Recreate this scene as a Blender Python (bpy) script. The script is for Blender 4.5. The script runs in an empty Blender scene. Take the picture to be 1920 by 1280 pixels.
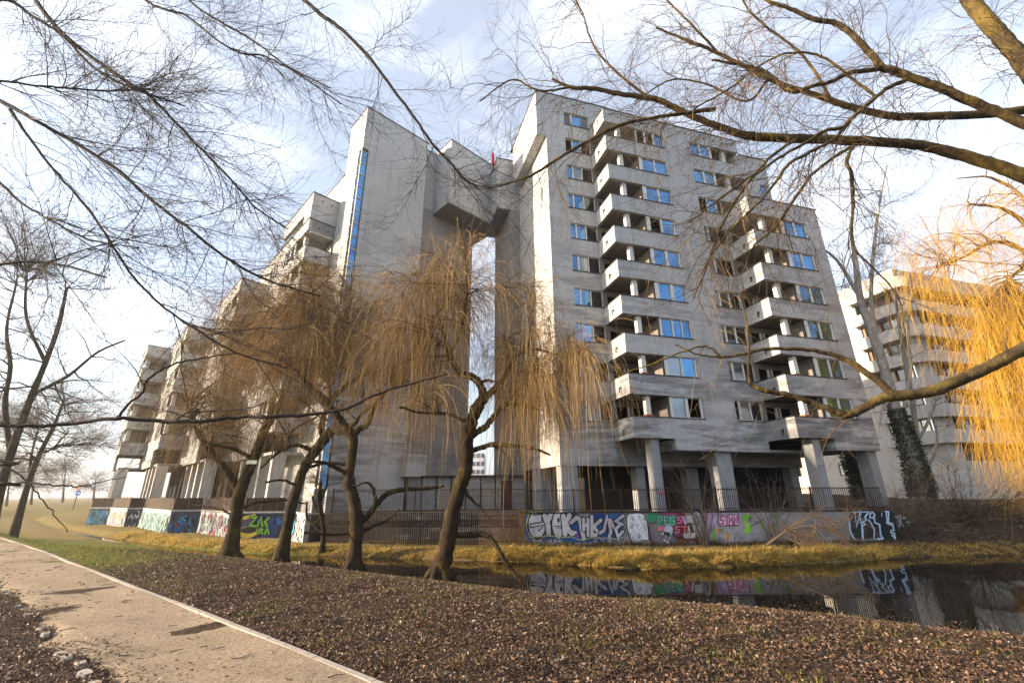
import bpy, math, random
import numpy as np
from mathutils import Vector, Matrix

random.seed(7); RNG = np.random.default_rng(11)
scene = bpy.context.scene
COL = scene.collection

# ------------------------------------------------------------------ camera, world, sun, exposure
F_PX, PITCH, ROLL = 821.02, math.radians(19.108), math.radians(-0.464)   # for a 1920 x 1280 frame
cam_d = bpy.data.cameras.new('camera'); cam = bpy.data.objects.new('camera', cam_d); COL.objects.link(cam)
cam_d.sensor_fit = 'HORIZONTAL'; cam_d.sensor_width = 36.0; cam_d.lens = F_PX / 1920 * 36.0
cam_d.clip_start = 0.05; cam_d.clip_end = 4000
cam.matrix_world = Matrix.Rotation(math.pi / 2 + PITCH, 4, 'X') @ Matrix.Rotation(ROLL, 4, 'Z')
scene.camera = cam

SUN_AZ, SUN_EL = math.radians(-97), math.radians(15)       # azimuth from +Y towards +X
world = bpy.data.worlds.new('World'); scene.world = world; world.use_nodes = True
wn, wl = world.node_tree.nodes, world.node_tree.links
wn.clear()
w_out = wn.new('ShaderNodeOutputWorld'); w_bg = wn.new('ShaderNodeBackground')
w_sky = wn.new('ShaderNodeTexSky'); w_sky.sky_type = 'NISHITA'; w_sky.sun_disc = False
w_sky.sun_elevation = SUN_EL; w_sky.sun_rotation = SUN_AZ
w_sky.air_density = 1.0; w_sky.dust_density = 1.5; w_sky.ozone_density = 2.0
w_tc = wn.new('ShaderNodeTexCoord')
w_map = wn.new('ShaderNodeMapping'); w_map.inputs['Scale'].default_value = (1.0, 1.0, 2.6); w_map.inputs['Location'].default_value = (3.4, 1.3, 0.6)
w_no = wn.new('ShaderNodeTexNoise'); w_no.inputs['Scale'].default_value = 1.7
w_no.inputs['Detail'].default_value = 7; w_no.inputs['Roughness'].default_value = 0.58; w_no.inputs['Distortion'].default_value = 0.5
w_rmp = wn.new('ShaderNodeValToRGB')
w_rmp.color_ramp.elements[0].position = 0.44; w_rmp.color_ramp.elements[0].color = (0.26, 0.26, 0.26, 1)
w_rmp.color_ramp.elements[1].position = 0.70; w_rmp.color_ramp.elements[1].color = (0.85, 0.85, 0.85, 1)
w_mix = wn.new('ShaderNodeMixRGB'); w_mix.inputs[2].default_value = (6.6, 6.8, 7.3, 1)   # thin sunlit cirrus
wl.new(w_tc.outputs['Generated'], w_map.inputs['Vector']); wl.new(w_map.outputs[0], w_no.inputs['Vector'])
wl.new(w_no.outputs['Fac'], w_rmp.inputs[0]); wl.new(w_rmp.outputs[0], w_mix.inputs[0])
wl.new(w_sky.outputs[0], w_mix.inputs[1]); wl.new(w_mix.outputs[0], w_bg.inputs['Color'])
w_bg.inputs['Strength'].default_value = 0.10
wl.new(w_bg.outputs[0], w_out.inputs['Surface'])

sun_d = bpy.data.lights.new('sun', 'SUN'); sun = bpy.data.objects.new('sun', sun_d); COL.objects.link(sun)
sun_d.energy = 5.0; sun_d.angle = math.radians(0.6); sun_d.color = (1.0, 0.79, 0.56)
_sd = Vector((math.sin(SUN_AZ) * math.cos(SUN_EL), math.cos(SUN_AZ) * math.cos(SUN_EL), math.sin(SUN_EL)))
sun.rotation_euler = _sd.to_track_quat('Z', 'Y').to_euler()

scene.view_settings.view_transform = 'Standard'; scene.view_settings.look = 'None'
scene.view_settings.exposure = 1.58; scene.view_settings.gamma = 1.0
scene.cycles.max_bounces = 6; scene.cycles.diffuse_bounces = 3; scene.cycles.glossy_bounces = 3
scene.cycles.transparent_max_bounces = 6; scene.cycles.caustics_reflective = False; scene.cycles.caustics_refractive = False

# ------------------------------------------------------------------ measuring helpers (camera at the world origin)
def ray(px, py):
    x2, y2 = px - 960.0, py - 640.0
    c, s = math.cos(ROLL), math.sin(ROLL)
    xc, yc = c * x2 + s * y2, -s * x2 + c * y2
    return np.array([xc, F_PX * math.cos(PITCH) + yc * math.sin(PITCH), F_PX * math.sin(PITCH) - yc * math.cos(PITCH)]) / F_PX
def at_z(px, py, z):
    r = ray(px, py); return r * (z / r[2])
def at_y(px, py, y):
    r = ray(px, py); return r * (y / r[1])
def at_plane(px, py, n, c):
    r = ray(px, py); return r * (c / float(np.dot(n, r)))

# ------------------------------------------------------------------ materials
def new_mat(name, rough=0.8, spec=0.3, metal=0.0, color=(0.5, 0.5, 0.5)):
    m = bpy.data.materials.new(name); m.use_nodes = True
    b = m.node_tree.nodes['Principled BSDF']
    b.inputs['Roughness'].default_value = rough; b.inputs['Metallic'].default_value = metal
    b.inputs['Specular IOR Level'].default_value = spec
    b.inputs['Base Color'].default_value = (*color, 1)
    return m, m.node_tree.nodes, m.node_tree.links, b
def noise(n, l, scale, detail=4, rough=0.55, sc=(1, 1, 1), dist=0.0):
    tc = n.new('ShaderNodeTexCoord'); mp = n.new('ShaderNodeMapping'); mp.inputs['Scale'].default_value = sc
    no = n.new('ShaderNodeTexNoise'); no.inputs['Scale'].default_value = scale; no.inputs['Detail'].default_value = detail
    no.inputs['Roughness'].default_value = rough; no.inputs['Distortion'].default_value = dist
    l.new(tc.outputs['Object'], mp.inputs['Vector']); l.new(mp.outputs[0], no.inputs['Vector'])
    return no.outputs['Fac']
def ramp(n, l, src, stops):
    r = n.new('ShaderNodeValToRGB'); e = r.color_ramp.elements
    while len(e) < len(stops): e.new(0.5)
    for i, (p, c) in enumerate(stops):
        e[i].position = p; e[i].color = (*c, 1) if len(c) == 3 else c
    l.new(src, r.inputs[0]); return r.outputs['Color']
def mixc(n, l, fac, a, b, mode='MIX'):
    m = n.new('ShaderNodeMixRGB'); m.blend_type = mode
    for i, v in ((0, fac), (1, a), (2, b)):
        if isinstance(v, (int, float)): m.inputs[i].default_value = v
        elif isinstance(v, tuple): m.inputs[i].default_value = (*v, 1)
        else: l.new(v, m.inputs[i])
    return m.outputs['Color']
def bump(n, l, b, src, strength=0.3, dist=0.02):
    bp = n.new('ShaderNodeBump'); bp.inputs['Strength'].default_value = strength; bp.inputs['Distance'].default_value = dist
    l.new(src, bp.inputs['Height']); l.new(bp.outputs[0], b.inputs['Normal'])
def math_n(n, l, op, a, b=None, clamp=False):
    m = n.new('ShaderNodeMath'); m.operation = op; m.use_clamp = clamp
    for i, v in ((0, a), (1, b)):
        if v is None: continue
        if isinstance(v, (int, float)): m.inputs[i].default_value = v
        else: l.new(v, m.inputs[i])
    return m.outputs[0]

def concrete(name, base=(0.43, 0.43, 0.435), dirty=(0.062, 0.062, 0.066), low=True, amt=1.0):
    m, n, l, b = new_mat(name, 0.92, 0.15)
    broad = noise(n, l, 0.16, 3, 0.6, (1, 1, 1.4))
    smear = noise(n, l, 0.8, 7, 0.68, (0.32, 0.32, 2.2), 0.8)
    runs = noise(n, l, 1.6, 4, 0.6, (1.5, 1.5, 0.10))
    fine = noise(n, l, 14, 4, 0.6)
    col = mixc(n, l, ramp(n, l, broad, [(0.35, (0, 0, 0)), (0.7, (1, 1, 1))]), tuple(c * 0.92 for c in base), tuple(min(1, c * 1.07) for c in base))
    tc = n.new('ShaderNodeTexCoord'); sp = n.new('ShaderNodeSeparateXYZ'); l.new(tc.outputs['Object'], sp.inputs[0])
    # grime brushed over in horizontal strokes, heavier on the storeys one can reach from a cradle
    hi = math_n(n, l, 'MULTIPLY_ADD', sp.outputs['Z'], -0.040); hi.node.inputs[2].default_value = 1.12; hi.node.use_clamp = True
    band = noise(n, l, 0.13, 2, 0.5, (1, 1, 2.5))
    hb = math_n(n, l, 'MULTIPLY', hi, ramp(n, l, band, [(0.36, (0.18, 0.18, 0.18)), (0.54, (1, 1, 1))]))
    sm = ramp(n, l, smear, [(0.42, (0, 0, 0)), (0.58, (1, 1, 1))])
    f = math_n(n, l, 'MULTIPLY', sm, hb)
    f = math_n(n, l, 'MULTIPLY', f, 1.0 * amt if low else 0.3 * amt, True)
    col = mixc(n, l, f, col, dirty)
    rn = ramp(n, l, runs, [(0.54, (0, 0, 0)), (0.72, (1, 1, 1))])
    col = mixc(n, l, math_n(n, l, 'MULTIPLY', rn, 0.5), col, (0.16, 0.155, 0.15))
    white = noise(n, l, 0.55, 6, 0.7, (0.5, 0.5, 1.3), 1.6)
    wf = math_n(n, l, 'MULTIPLY', ramp(n, l, white, [(0.56, (0, 0, 0)), (0.72, (1, 1, 1))]), hi)
    col = mixc(n, l, math_n(n, l, 'MULTIPLY', wf, 0.7), col, (0.60, 0.60, 0.62))
    col = mixc(n, l, 0.45, col, ramp(n, l, noise(n, l, 2.6, 8, 0.75), [(0.28, (0.32, 0.32, 0.32)), (0.72, (0.72, 0.72, 0.72))]), 'OVERLAY')
    col = mixc(n, l, 0.22, col, ramp(n, l, fine, [(0.3, (0.25, 0.25, 0.25)), (0.7, (0.62, 0.61, 0.6))]))
    l.new(col, b.inputs['Base Color'])
    bump(n, l, b, fine, 0.25, 0.02)
    return m
M = {}
M['concrete'] = concrete('weathered_concrete')
M['concrete_clean'] = concrete('plain_concrete', (0.5, 0.485, 0.46), (0.3, 0.29, 0.27), False)
M['stone'] = concrete('stone_cladding', (0.25, 0.265, 0.285), (0.17, 0.18, 0.19), False)
M['soffit'] = concrete('shade_toned_soffit_concrete', (0.12, 0.11, 0.105), (0.05, 0.047, 0.045), True)  # shade under the bridge and balconies is put into this colour
M['pier'] = concrete('shade_toned_pier_concrete', (0.22, 0.205, 0.195), (0.10, 0.092, 0.086), True)  # darker copy of the concrete, with the passage's shade in its colour
M['neighbour'] = concrete('cream_render', (0.54, 0.50, 0.44), (0.4, 0.36, 0.3), False, 1.0)
M['old_wall'] = concrete('old_retaining_concrete', (0.22, 0.215, 0.205), (0.09, 0.085, 0.08), True)
def simple(name, color, rough=0.8, spec=0.3, metal=0.0, var=0.0, vs=6.0):
    m, n, l, b = new_mat(name, rough, spec, metal, color)
    if var:
        f = noise(n, l, vs, 5, 0.65)
        c = ramp(n, l, f, [(0.25, tuple(x * (1 - var) for x in color)), (0.75, tuple(min(1, x * (1 + var)) for x in color))])
        l.new(c, b.inputs['Base Color'])
    return m
M['dark_metal'] = simple('dark_roof_metal', (0.03, 0.03, 0.032), 0.5, 0.4, 0, 0.3)
M['iron'] = simple('rusty_iron', (0.040, 0.026, 0.018), 0.8, 0.2, 0.0, 0.5, 9)
M['rust'] = simple('bright_rust', (0.22, 0.12, 0.06), 0.85, 0.2, 0.1, 0.5, 9)
M['frame'] = simple('white_window_frame', (0.62, 0.62, 0.6), 0.6, 0.3, 0, 0.22, 12)
M['frame_old'] = simple('peeling_window_frame', (0.5, 0.46, 0.38), 0.7, 0.3, 0, 0.35, 16)
M['slats'] = simple('black_louvre_boards', (0.022, 0.018, 0.017), 0.6, 0.3, 0, 0.5, 20)
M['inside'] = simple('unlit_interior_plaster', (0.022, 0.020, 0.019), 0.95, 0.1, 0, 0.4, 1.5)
M['loggia'] = simple('loggia_plaster', (0.20, 0.18, 0.16), 0.95, 0.1, 0, 0.3, 1.2)
M['brick'] = simple('bare_orange_brick', (0.34, 0.13, 0.05), 0.9, 0.2, 0, 0.4, 14)
M['white_post'] = simple('white_painted_post', (0.62, 0.61, 0.59), 0.75, 0.3, 0, 0.15, 10)
def glass(name, tint, rough=0.03, dark=(0.012, 0.016, 0.02), f=0.75):
    m, n, l, b = new_mat(name, 0.3, 0.5, 0, dark)
    g = n.new('ShaderNodeBsdfGlossy'); g.inputs['Color'].default_value = (*tint, 1); g.inputs['Roughness'].default_value = rough
    nz = noise(n, l, 0.9, 2, 0.5)
    bp = n.new('ShaderNodeBump'); bp.inputs['Strength'].default_value = 0.14; bp.inputs['Distance'].default_value = 0.1
    l.new(nz, bp.inputs['Height']); l.new(bp.outputs[0], g.inputs['Normal'])
    mx = n.new('ShaderNodeMixShader')
    ff = noise(n, l, 0.55, 3, 0.6); l.new(ramp(n, l, ff, [(0.36, (f * .55,) * 3), (0.56, (f,) * 3), (0.75, (min(1, f * 1.2),) * 3)]), mx.inputs[0])
    l.new(b.outputs[0], mx.inputs[1]); l.new(g.outputs[0], mx.inputs[2])
    l.new(mx.outputs[0], n['Material Output'].inputs['Surface'])
    return m
M['glass'] = glass('sky_tinted_glass', (0.11, 0.29, 0.54))  # blue of the reflected sky is put into the gloss tint
M['glass_grey'] = glass('grey_dusty_glass', (0.34, 0.40, 0.45), 0.12, (0.05, 0.055, 0.06), 0.5)
M['glass_dark'] = glass('dark_glass', (0.3, 0.36, 0.4), 0.05, (0.006, 0.007, 0.008), 0.22)

def bark(name, base, light, vs=6, moss=None):
    m, n, l, b = new_mat(name, 0.9, 0.15)
    f = noise(n, l, vs, 6, 0.7, (1, 1, 0.45), 0.4)
    c = ramp(n, l, f, [(0.3, base), (0.7, light)])
    if moss:
        g = noise(n, l, 1.6, 4, 0.6)
        c = mixc(n, l, ramp(n, l, g, [(0.5, (0, 0, 0)), (0.64, (0.8, 0.8, 0.8))]), c, moss)
    l.new(c, b.inputs['Base Color']); bump(n, l, b, f, 1.0, 0.06)
    return m
M['willow_bark'] = bark('willow_bark', (0.008, 0.006, 0.0045), (0.050, 0.032, 0.018), 11, (0.075, 0.052, 0.014))
M['limb_bark'] = bark('mossy_limb_bark', (0.018, 0.014, 0.009), (0.13, 0.09, 0.04), 12, (0.20, 0.14, 0.03))
M['dark_bark'] = bark('dark_limb_bark', (0.018, 0.015, 0.013), (0.07, 0.055, 0.042), 9)
M['birch_bark'] = bark('pale_birch_bark', (0.16, 0.15, 0.14), (0.46, 0.44, 0.41), 5)
def rnd_mat(name, stops, rough=0.7, spec=0.25, trans=0.0):
    m, n, l, b = new_mat(name, rough, spec)
    g = n.new('ShaderNodeNewGeometry')
    c = ramp(n, l, g.outputs['Random Per Island'], stops); l.new(c, b.inputs['Base Color'])
    if trans:
        t = n.new('ShaderNodeBsdfTranslucent'); l.new(c, t.inputs['Color'])
        mx = n.new('ShaderNodeMixShader'); mx.inputs[0].default_value = trans
        l.new(b.outputs[0], mx.inputs[1]); l.new(t.outputs[0], mx.inputs[2]); l.new(mx.outputs[0], n['Material Output'].inputs['Surface'])
    return m
M['willow_twig'] = rnd_mat('willow_switch', [(0, (0.06, 0.036, 0.017)), (0.4, (0.22, 0.132, 0.05)), (0.8, (0.46, 0.295, 0.11)), (1, (0.64, 0.44, 0.18))])
M['yellow_twig'] = rnd_mat('golden_willow_switch', [(0, (0.20, 0.10, 0.02)), (0.35, (0.42, 0.21, 0.015)), (0.7, (0.60, 0.34, 0.025)), (1, (0.74, 0.47, 0.06))])
M['dark_twig'] = rnd_mat('dark_twig', [(0, (0.02, 0.016, 0.014)), (1, (0.07, 0.052, 0.04))])
M['tan_twig'] = rnd_mat('tan_twig', [(0, (0.03, 0.021, 0.013)), (0.6, (0.10, 0.068, 0.036)), (1, (0.28, 0.18, 0.08))])
M['grey_twig'] = rnd_mat('grey_twig', [(0, (0.06, 0.05, 0.045)), (1, (0.2, 0.165, 0.14))])
M['dry_leaf'] = rnd_mat('dry_leaf', [(0, (0.022, 0.013, 0.009)), (0.45, (0.070, 0.038, 0.022)), (0.78, (0.17, 0.092, 0.048)), (0.95, (0.26, 0.165, 0.10)), (1, (0.38, 0.32, 0.27))], 0.55, 0.4, 0.1)
M['seed_leaf'] = rnd_mat('hanging_dead_leaf', [(0, (0.16, 0.07, 0.02)), (1, (0.36, 0.18, 0.05))], 0.7, 0.2, 0.3)
M['ivy'] = rnd_mat('ivy_leaf', [(0, (0.012, 0.022, 0.010)), (1, (0.05, 0.075, 0.03))], 0.5, 0.4, 0.1)
M['dry_grass'] = rnd_mat('dry_grass', [(0, (0.10, 0.10, 0.02)), (0.3, (0.30, 0.21, 0.05)), (0.65, (0.58, 0.40, 0.10)), (1, (0.78, 0.60, 0.24))], 0.8, 0.15, 0.35)
M['green_grass'] = rnd_mat('short_green_grass', [(0, (0.07, 0.095, 0.02)), (0.6, (0.17, 0.175, 0.035)), (1, (0.30, 0.24, 0.07))], 0.8, 0.15, 0.3)

# ------------------------------------------------------------------ object helpers
def link(o, parent=None, label=None, cat=None, group=None, kind=None):
    COL.objects.link(o)
    if parent is not None:
        o.parent = parent
        off = Vector((0, 0, 0)); p = parent
        while p is not None: off += p.location; p = p.parent
        o.location = -off                      # meshes are modelled in world coordinates
    for k, v in (('label', label), ('category', cat), ('group', group), ('kind', kind)):
        if v: o[k] = v
    return o
def thing(name, loc, label, cat, group=None):
    o = bpy.data.objects.new(name, None); o.location = Vector([float(c) for c in loc]); o.empty_display_size = 0.3
    return link(o, None, label, cat, group)

class MB:
    """Collects quads and boxes, builds them as one mesh."""
    def __init__(s): s.v = []; s.f = []; s.m = []
    def face(s, pts, mi=0):
        i = len(s.v); s.v += [tuple(map(float, p)) for p in pts]; s.f.append(tuple(range(i, i + len(pts)))); s.m.append(mi)
    def hexa(s, p, mi=0):     # p: 8 corners, bottom ring then top ring
        i = len(s.v); s.v += [tuple(map(float, q)) for q in p]
        for q in ((0, 3, 2, 1), (4, 5, 6, 7), (0, 1, 5, 4), (1, 2, 6, 5), (2, 3, 7, 6), (3, 0, 4, 7)):
            s.f.append(tuple(i + k for k in q)); s.m.append(mi)
    def build(s, name, mats, parent=None, **kw):
        me = bpy.data.meshes.new(name); me.from_pydata(s.v, [], s.f)
        for m in (mats if isinstance(mats, (list, tuple)) else [mats]): me.materials.append(m)
        if any(s.m): me.polygons.foreach_set('material_index', s.m)
        me.update()
        return link(bpy.data.objects.new(name, me), parent, **kw)

class Frame:
    """A building's own axes: s along the facade, t into the depth, z up."""
    def __init__(f, S, T): f.S = np.array(S); f.T = np.array(T)
    def p(f, s, t, z): return f.S * s + f.T * t + np.array([0, 0, z])
    def box(f, mb, s0, s1, t0, t1, z0, z1, mi=0):
        mb.hexa([f.p(s0, t0, z0), f.p(s1, t0, z0), f.p(s1, t1, z0), f.p(s0, t1, z0), f.p(s0, t0, z1), f.p(s1, t0, z1), f.p(s1, t1, z1), f.p(s0, t1, z1)], mi)
    def wall_s(f, mb, t, th, s0, s1, z0, z1, holes=(), mi=0):
        """Wall of thickness th in the plane t (outer face) from s0 to s1; holes = (s0, s1, z0, z1)."""
        f._wall(mb, lambda a, d, z: f.p(a, t + d, z), th, s0, s1, z0, z1, holes, mi)
    def wall_t(f, mb, s, th, t0, t1, z0, z1, holes=(), mi=0):
        f._wall(mb, lambda a, d, z: f.p(s + d, a, z), th, t0, t1, z0, z1, holes, mi)
    def _wall(f, mb, P, th, a0, a1, z0, z1, holes, mi):
        A = sorted({a0, a1, *[max(a0, min(a1, v)) for h in holes for v in h[:2]]})
        Z = sorted({z0, z1, *[max(z0, min(z1, v)) for h in holes for v in h[2:]]})
        hole = lambda a, z: any(h[0] <= a <= h[1] and h[2] <= z <= h[3] for h in holes)
        solid = {}
        for i in range(len(A) - 1):
            for j in range(len(Z) - 1):
                solid[i, j] = not hole((A[i] + A[i + 1]) / 2, (Z[j] + Z[j + 1]) / 2)
        for (i, j), ok in solid.items():
            if not ok: continue
            a, b, c, d = A[i], A[i + 1], Z[j], Z[j + 1]
            mb.face([P(a, 0, c), P(b, 0, c), P(b, 0, d), P(a, 0, d)], mi)
            mb.face([P(a, th, c), P(a, th, d), P(b, th, d), P(b, th, c)], mi)
            if not solid.get((i - 1, j)): mb.face([P(a, 0, c), P(a, 0, d), P(a, th, d), P(a, th, c)], mi)
            if not solid.get((i + 1, j)): mb.face([P(b, 0, c), P(b, th, c), P(b, th, d), P(b, 0, d)], mi)
            if not solid.get((i, j - 1)): mb.face([P(a, 0, c), P(a, th, c), P(b, th, c), P(b, 0, c)], mi)
            if not solid.get((i, j + 1)): mb.face([P(a, 0, d), P(b, 0, d), P(b, th, d), P(a, th, d)], mi)

AR, AL = math.radians(73.598), math.radians(-43.879)
uR = (math.sin(AR), math.cos(AR), 0.0); dR = (-math.cos(AR), math.sin(AR), 0.0)
dL = (math.sin(AL), math.cos(AL), 0.0); uL = (math.cos(AL), -math.sin(AL), 0.0)
FR = Frame(uR, dR)          # right tower: s to the right, t away from the viewer
FL = Frame(dL, uL)          # left wing: s away down the wing, t into the building

# ------------------------------------------------------------------ setting: ground, canal water, path, terrace
NEAR = [(40, -30), (19, 4.5), (13.5, 8.6), (10.6, 10.7), (8.9, 11.6), (7.2, 12.8), (4.9, 13.7), (2.6, 14.5), (0.6, 15.7), (-2.2, 17.5), (-5.6, 19.4), (-9.5, 21.6), (-14.2, 24.2), (-18.4, 26.9), (-21, 28.8), (-29, 34.5), (-35.7, 39.6), (-44.5, 46.2), (-62, 60)]
FAR = [(90, 10), (40, 21), (24.6, 23.4), (20, 23.1), (15.2, 21.8), (9.8, 20.6), (5.5, 20.0), (0.9, 22.3), (-2.9, 23.2), (-5.6, 23.9), (-10.1, 25.1), (-13.3, 25.9), (-15.9, 27.0), (-20.3, 29.3), (-23.1, 31.1), (-31.3, 36.9), (-37.8, 42.0), (-46.8, 48.6), (-63, 62)]
WATER_Z = -3.0
def poly_dist(X, Y, pts):
    d = np.full(X.shape, 1e9)
    for (x0, y0), (x1, y1) in zip(pts[:-1], pts[1:]):
        vx, vy = x1 - x0, y1 - y0; t = np.clip(((X - x0) * vx + (Y - y0) * vy) / (vx * vx + vy * vy), 0, 1)
        d = np.minimum(d, np.hypot(X - x0 - t * vx, Y - y0 - t * vy))
    return d
def inside_poly(X, Y, pts):
    c = np.zeros(X.shape, bool); n = len(pts)
    for i in range(n):
        (x0, y0), (x1, y1) = pts[i], pts[(i + 1) % n]
        if y0 == y1: continue
        c ^= ((y0 > Y) != (y1 > Y)) & (X < (x1 - x0) * (Y - y0) / (y1 - y0) + x0)
    return c
def sst(a, b, x):
    t = np.clip((x - a) / (b - a), 0, 1); return t * t * (3 - 2 * t)
CANAL = NEAR + FAR[::-1]
NEARSIDE = NEAR + [(-900, 700), (-900, -900), (40, -900)]
def wob(X, Y):
    return 0.5 * np.sin(X * 1.7 + 1.3 * np.sin(Y * 1.1)) * np.sin(Y * 1.9 + 0.7) + 0.5 * np.sin(X * 4.3 + 2 * np.sin(Y * 2.7)) * np.sin(Y * 3.9)
def terrain(X, Y):
    X = np.asarray(X, float); Y = np.asarray(Y, float)
    dn, df = poly_dist(X, Y, NEAR), poly_dist(X, Y, FAR)
    inc, near = inside_poly(X, Y, CANAL), inside_poly(X, Y, NEARSIDE)
    w = wob(X, Y)
    lf = sst(-11, -22, X)
    zn = -3.03 + (0.16 - 0.09 * lf) * (1 - np.exp(-dn / 0.25)) + (1.27 + 0.09 * lf) * sst(0, 7.5, dn) ** (1 + 3.5 * lf) + 0.035 * w * sst(0, 1, dn)
    zf = -3.03 + 0.40 * (1 - np.exp(-np.maximum(0, df + 0.18 * w) / 0.35)) + 0.05 * w
    zf = zf + 1.75 * sst(17.5, 25, X) * sst(0.8, 7, df) + 1.9 * sst(-42, -60, X) * sst(0, 16, df) + 0.8 * sst(28, 45, df)
    zw = -3.05 - 0.9 * sst(0, 1.6, np.minimum(dn, df))
    z = np.where(inc, zw, np.where(near, zn, zf))
    far = sst(60, 130, np.hypot(X, Y))
    return z * (1 - far) + far * -1.7
def ground_z(x, y): return float(terrain(np.array([x]), np.array([y]))[0])

def axis(lo, hi, step, outer):
    a = np.arange(lo, hi + 1e-6, step); o = []
    d, x = step, hi
    while x < outer: d *= 1.35; x += d; o.append(x)
    p = []; d, x = step, lo
    while x > -outer: d *= 1.35; x -= d; p.append(x)
    return np.array(p[::-1] + list(a) + o)
def np_mesh(name, V, Fq, mats, parent=None, smooth=False, mi=None, **kw):
    me = bpy.data.meshes.new(name); k = Fq.shape[1]
    me.vertices.add(len(V)); me.vertices.foreach_set('co', np.ascontiguousarray(V, np.float32).ravel())
    me.loops.add(Fq.size); me.loops.foreach_set('vertex_index', np.ascontiguousarray(Fq, np.int32).ravel())
    me.polygons.add(len(Fq)); me.polygons.foreach_set('loop_start', np.arange(0, Fq.size, k, dtype=np.int32))
    me.polygons.foreach_set('loop_total', np.full(len(Fq), k, np.int32))
    for m in (mats if isinstance(mats, (list, tuple)) else [mats]): me.materials.append(m)
    if mi is not None: me.polygons.foreach_set('material_index', np.asarray(mi, np.int32))
    me.polygons.foreach_set('use_smooth', np.full(len(Fq), smooth, bool))
    me.update(calc_edges=True); me.validate()
    return link(bpy.data.objects.new(name, me), parent, **kw)
def grid_mesh(name, xs, ys, zf, mats, **kw):
    X, Y = np.meshgrid(xs, ys); Z = zf(X, Y); nx, ny = len(xs), len(ys)
    V = np.stack([X.ravel(), Y.ravel(), Z.ravel()], 1)
    i = (np.arange(ny - 1)[:, None] * nx + np.arange(nx - 1)[None, :]).ravel()
    return np_mesh(name, V, np.stack([i, i + 1, i + nx + 1, i + nx], 1), mats, smooth=True, **kw)

def ground_material():
    m, n, l, b = new_mat('park_ground', 0.95, 0.1)
    big = noise(n, l, 0.22, 4, 0.6); mid = noise(n, l, 1.7, 6, 0.7); fine = noise(n, l, 18, 5, 0.75)
    soil = ramp(n, l, fine, [(0.28, (0.020, 0.014, 0.010)), (0.5, (0.06, 0.040, 0.027)), (0.66, (0.11, 0.075, 0.05)), (0.8, (0.2, 0.14, 0.10))])
    grass = ramp(n, l, fine, [(0.3, (0.055, 0.07, 0.014)), (0.6, (0.14, 0.145, 0.03)), (0.8, (0.24, 0.20, 0.07))])
    straw = ramp(n, l, fine, [(0.3, (0.12, 0.08, 0.03)), (0.7, (0.30, 0.21, 0.08))])
    tc = n.new('ShaderNodeTexCoord'); sp = n.new('ShaderNodeSeparateXYZ'); l.new(tc.outputs['Object'], sp.inputs[0])
    # lawn further along the bank, straw on the far bank, leaf mould under the trees nearby
    lawn = math_n(n, l, 'MULTIPLY_ADD', sp.outputs['X'], -0.20); lawn.node.inputs[2].default_value = -1.35
    lawn = math_n(n, l, 'ADD', lawn, math_n(n, l, 'MULTIPLY_ADD', big, 2.4)); lawn.node.inputs[1].links[0].from_node.inputs[2].default_value = -1.2
    lawn.node.use_clamp = True
    c = mixc(n, l, lawn, soil, grass)
    fy = math_n(n, l, 'MULTIPLY_ADD', sp.outputs['X'], 0.40); fy.node.inputs[2].default_value = -21.3
    fs = math_n(n, l, 'ADD', fy, sp.outputs['Y']); fs = math_n(n, l, 'MULTIPLY', fs, 1.0, True)
    strawf = math_n(n, l, 'MULTIPLY', fs, ramp(n, l, mid, [(0.35, (0.35, 0.35, 0.35)), (0.6, (1, 1, 1))]), True)
    rx = math_n(n, l, 'MULTIPLY_ADD', sp.outputs['X'], -0.25); rx.node.inputs[2].default_value = 4.6; rx.node.use_clamp = True
    strawf = math_n(n, l, 'MULTIPLY', strawf, rx)
    c = mixc(n, l, strawf, c, straw)
    l.new(c, b.inputs['Base Color']); bump(n, l, b, fine, 0.8, 0.05)
    return m
M['ground'] = ground_material()
grid_mesh('ground', axis(-60, 36, 0.3, 1500), axis(-2, 60, 0.3, 1500), terrain, M['ground'], kind='structure')

mw, nw, lw, bw = new_mat('canal_water', 0.02, 0.5, 0, (0.006, 0.006, 0.005))
bw.inputs['IOR'].default_value = 1.33
bump(nw, lw, bw, noise(nw, lw, 2.2, 3, 0.5, (1, 1, 1)), 0.022, 0.05)
wv = MB()
wv.face([(x, y, WATER_Z) for x, y in [(60, -20), (60, 40), (20, 40), (-10, 40), (-70, 75), (-70, 50), (-10, 15), (10, -20)]])
wv.build('water', mw, kind='structure')

# sandy footpath with a thin concrete edging on the canal side and half-buried kerb stones on the other
P0, PD = np.array([-1.27, 4.72]), np.array([-0.795, 0.607]); PN = np.array([-0.607, -0.795])
def path_pt(t, w):
    c = -0.0011 * max(0.0, t - 12) ** 2
    q = P0 + PD * t + PN * (w - c); return q
def path_z(X, Y):
    o = np.linspace(-1.6, 1.6, 9); return float(terrain(X + PD[0] * o, Y + PD[1] * o).mean())
ts = np.concatenate([np.arange(-9, 30, 0.35), np.arange(30, 70, 1.5)]); wsx = np.linspace(0.03, 1.55, 10)
PV = []
for t in ts:
    for j, w in enumerate(wsx):
        ww = w + (0.12 * math.sin(t * 2.3) + 0.1 * math.sin(t * 5.1)) * (j == 9)
        q = path_pt(t, ww); PV.append((q[0], q[1], path_z(*q) + 0.022 - (0.05 if j == 9 else 0) + 0.012 * math.sin(t * 1.3 + w * 2)))
PV = np.array(PV); k = len(wsx)
ii = (np.arange(len(ts) - 1)[:, None] * k + np.arange(k - 1)[None, :]).ravel()
mp_, n_, l_, b_ = new_mat('sandy_path', 0.95, 0.1)
fn = noise(n_, l_, 22, 6, 0.7); md = noise(n_, l_, 1.3, 5, 0.65); sp_ = noise(n_, l_, 60, 2, 0.5)
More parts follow.
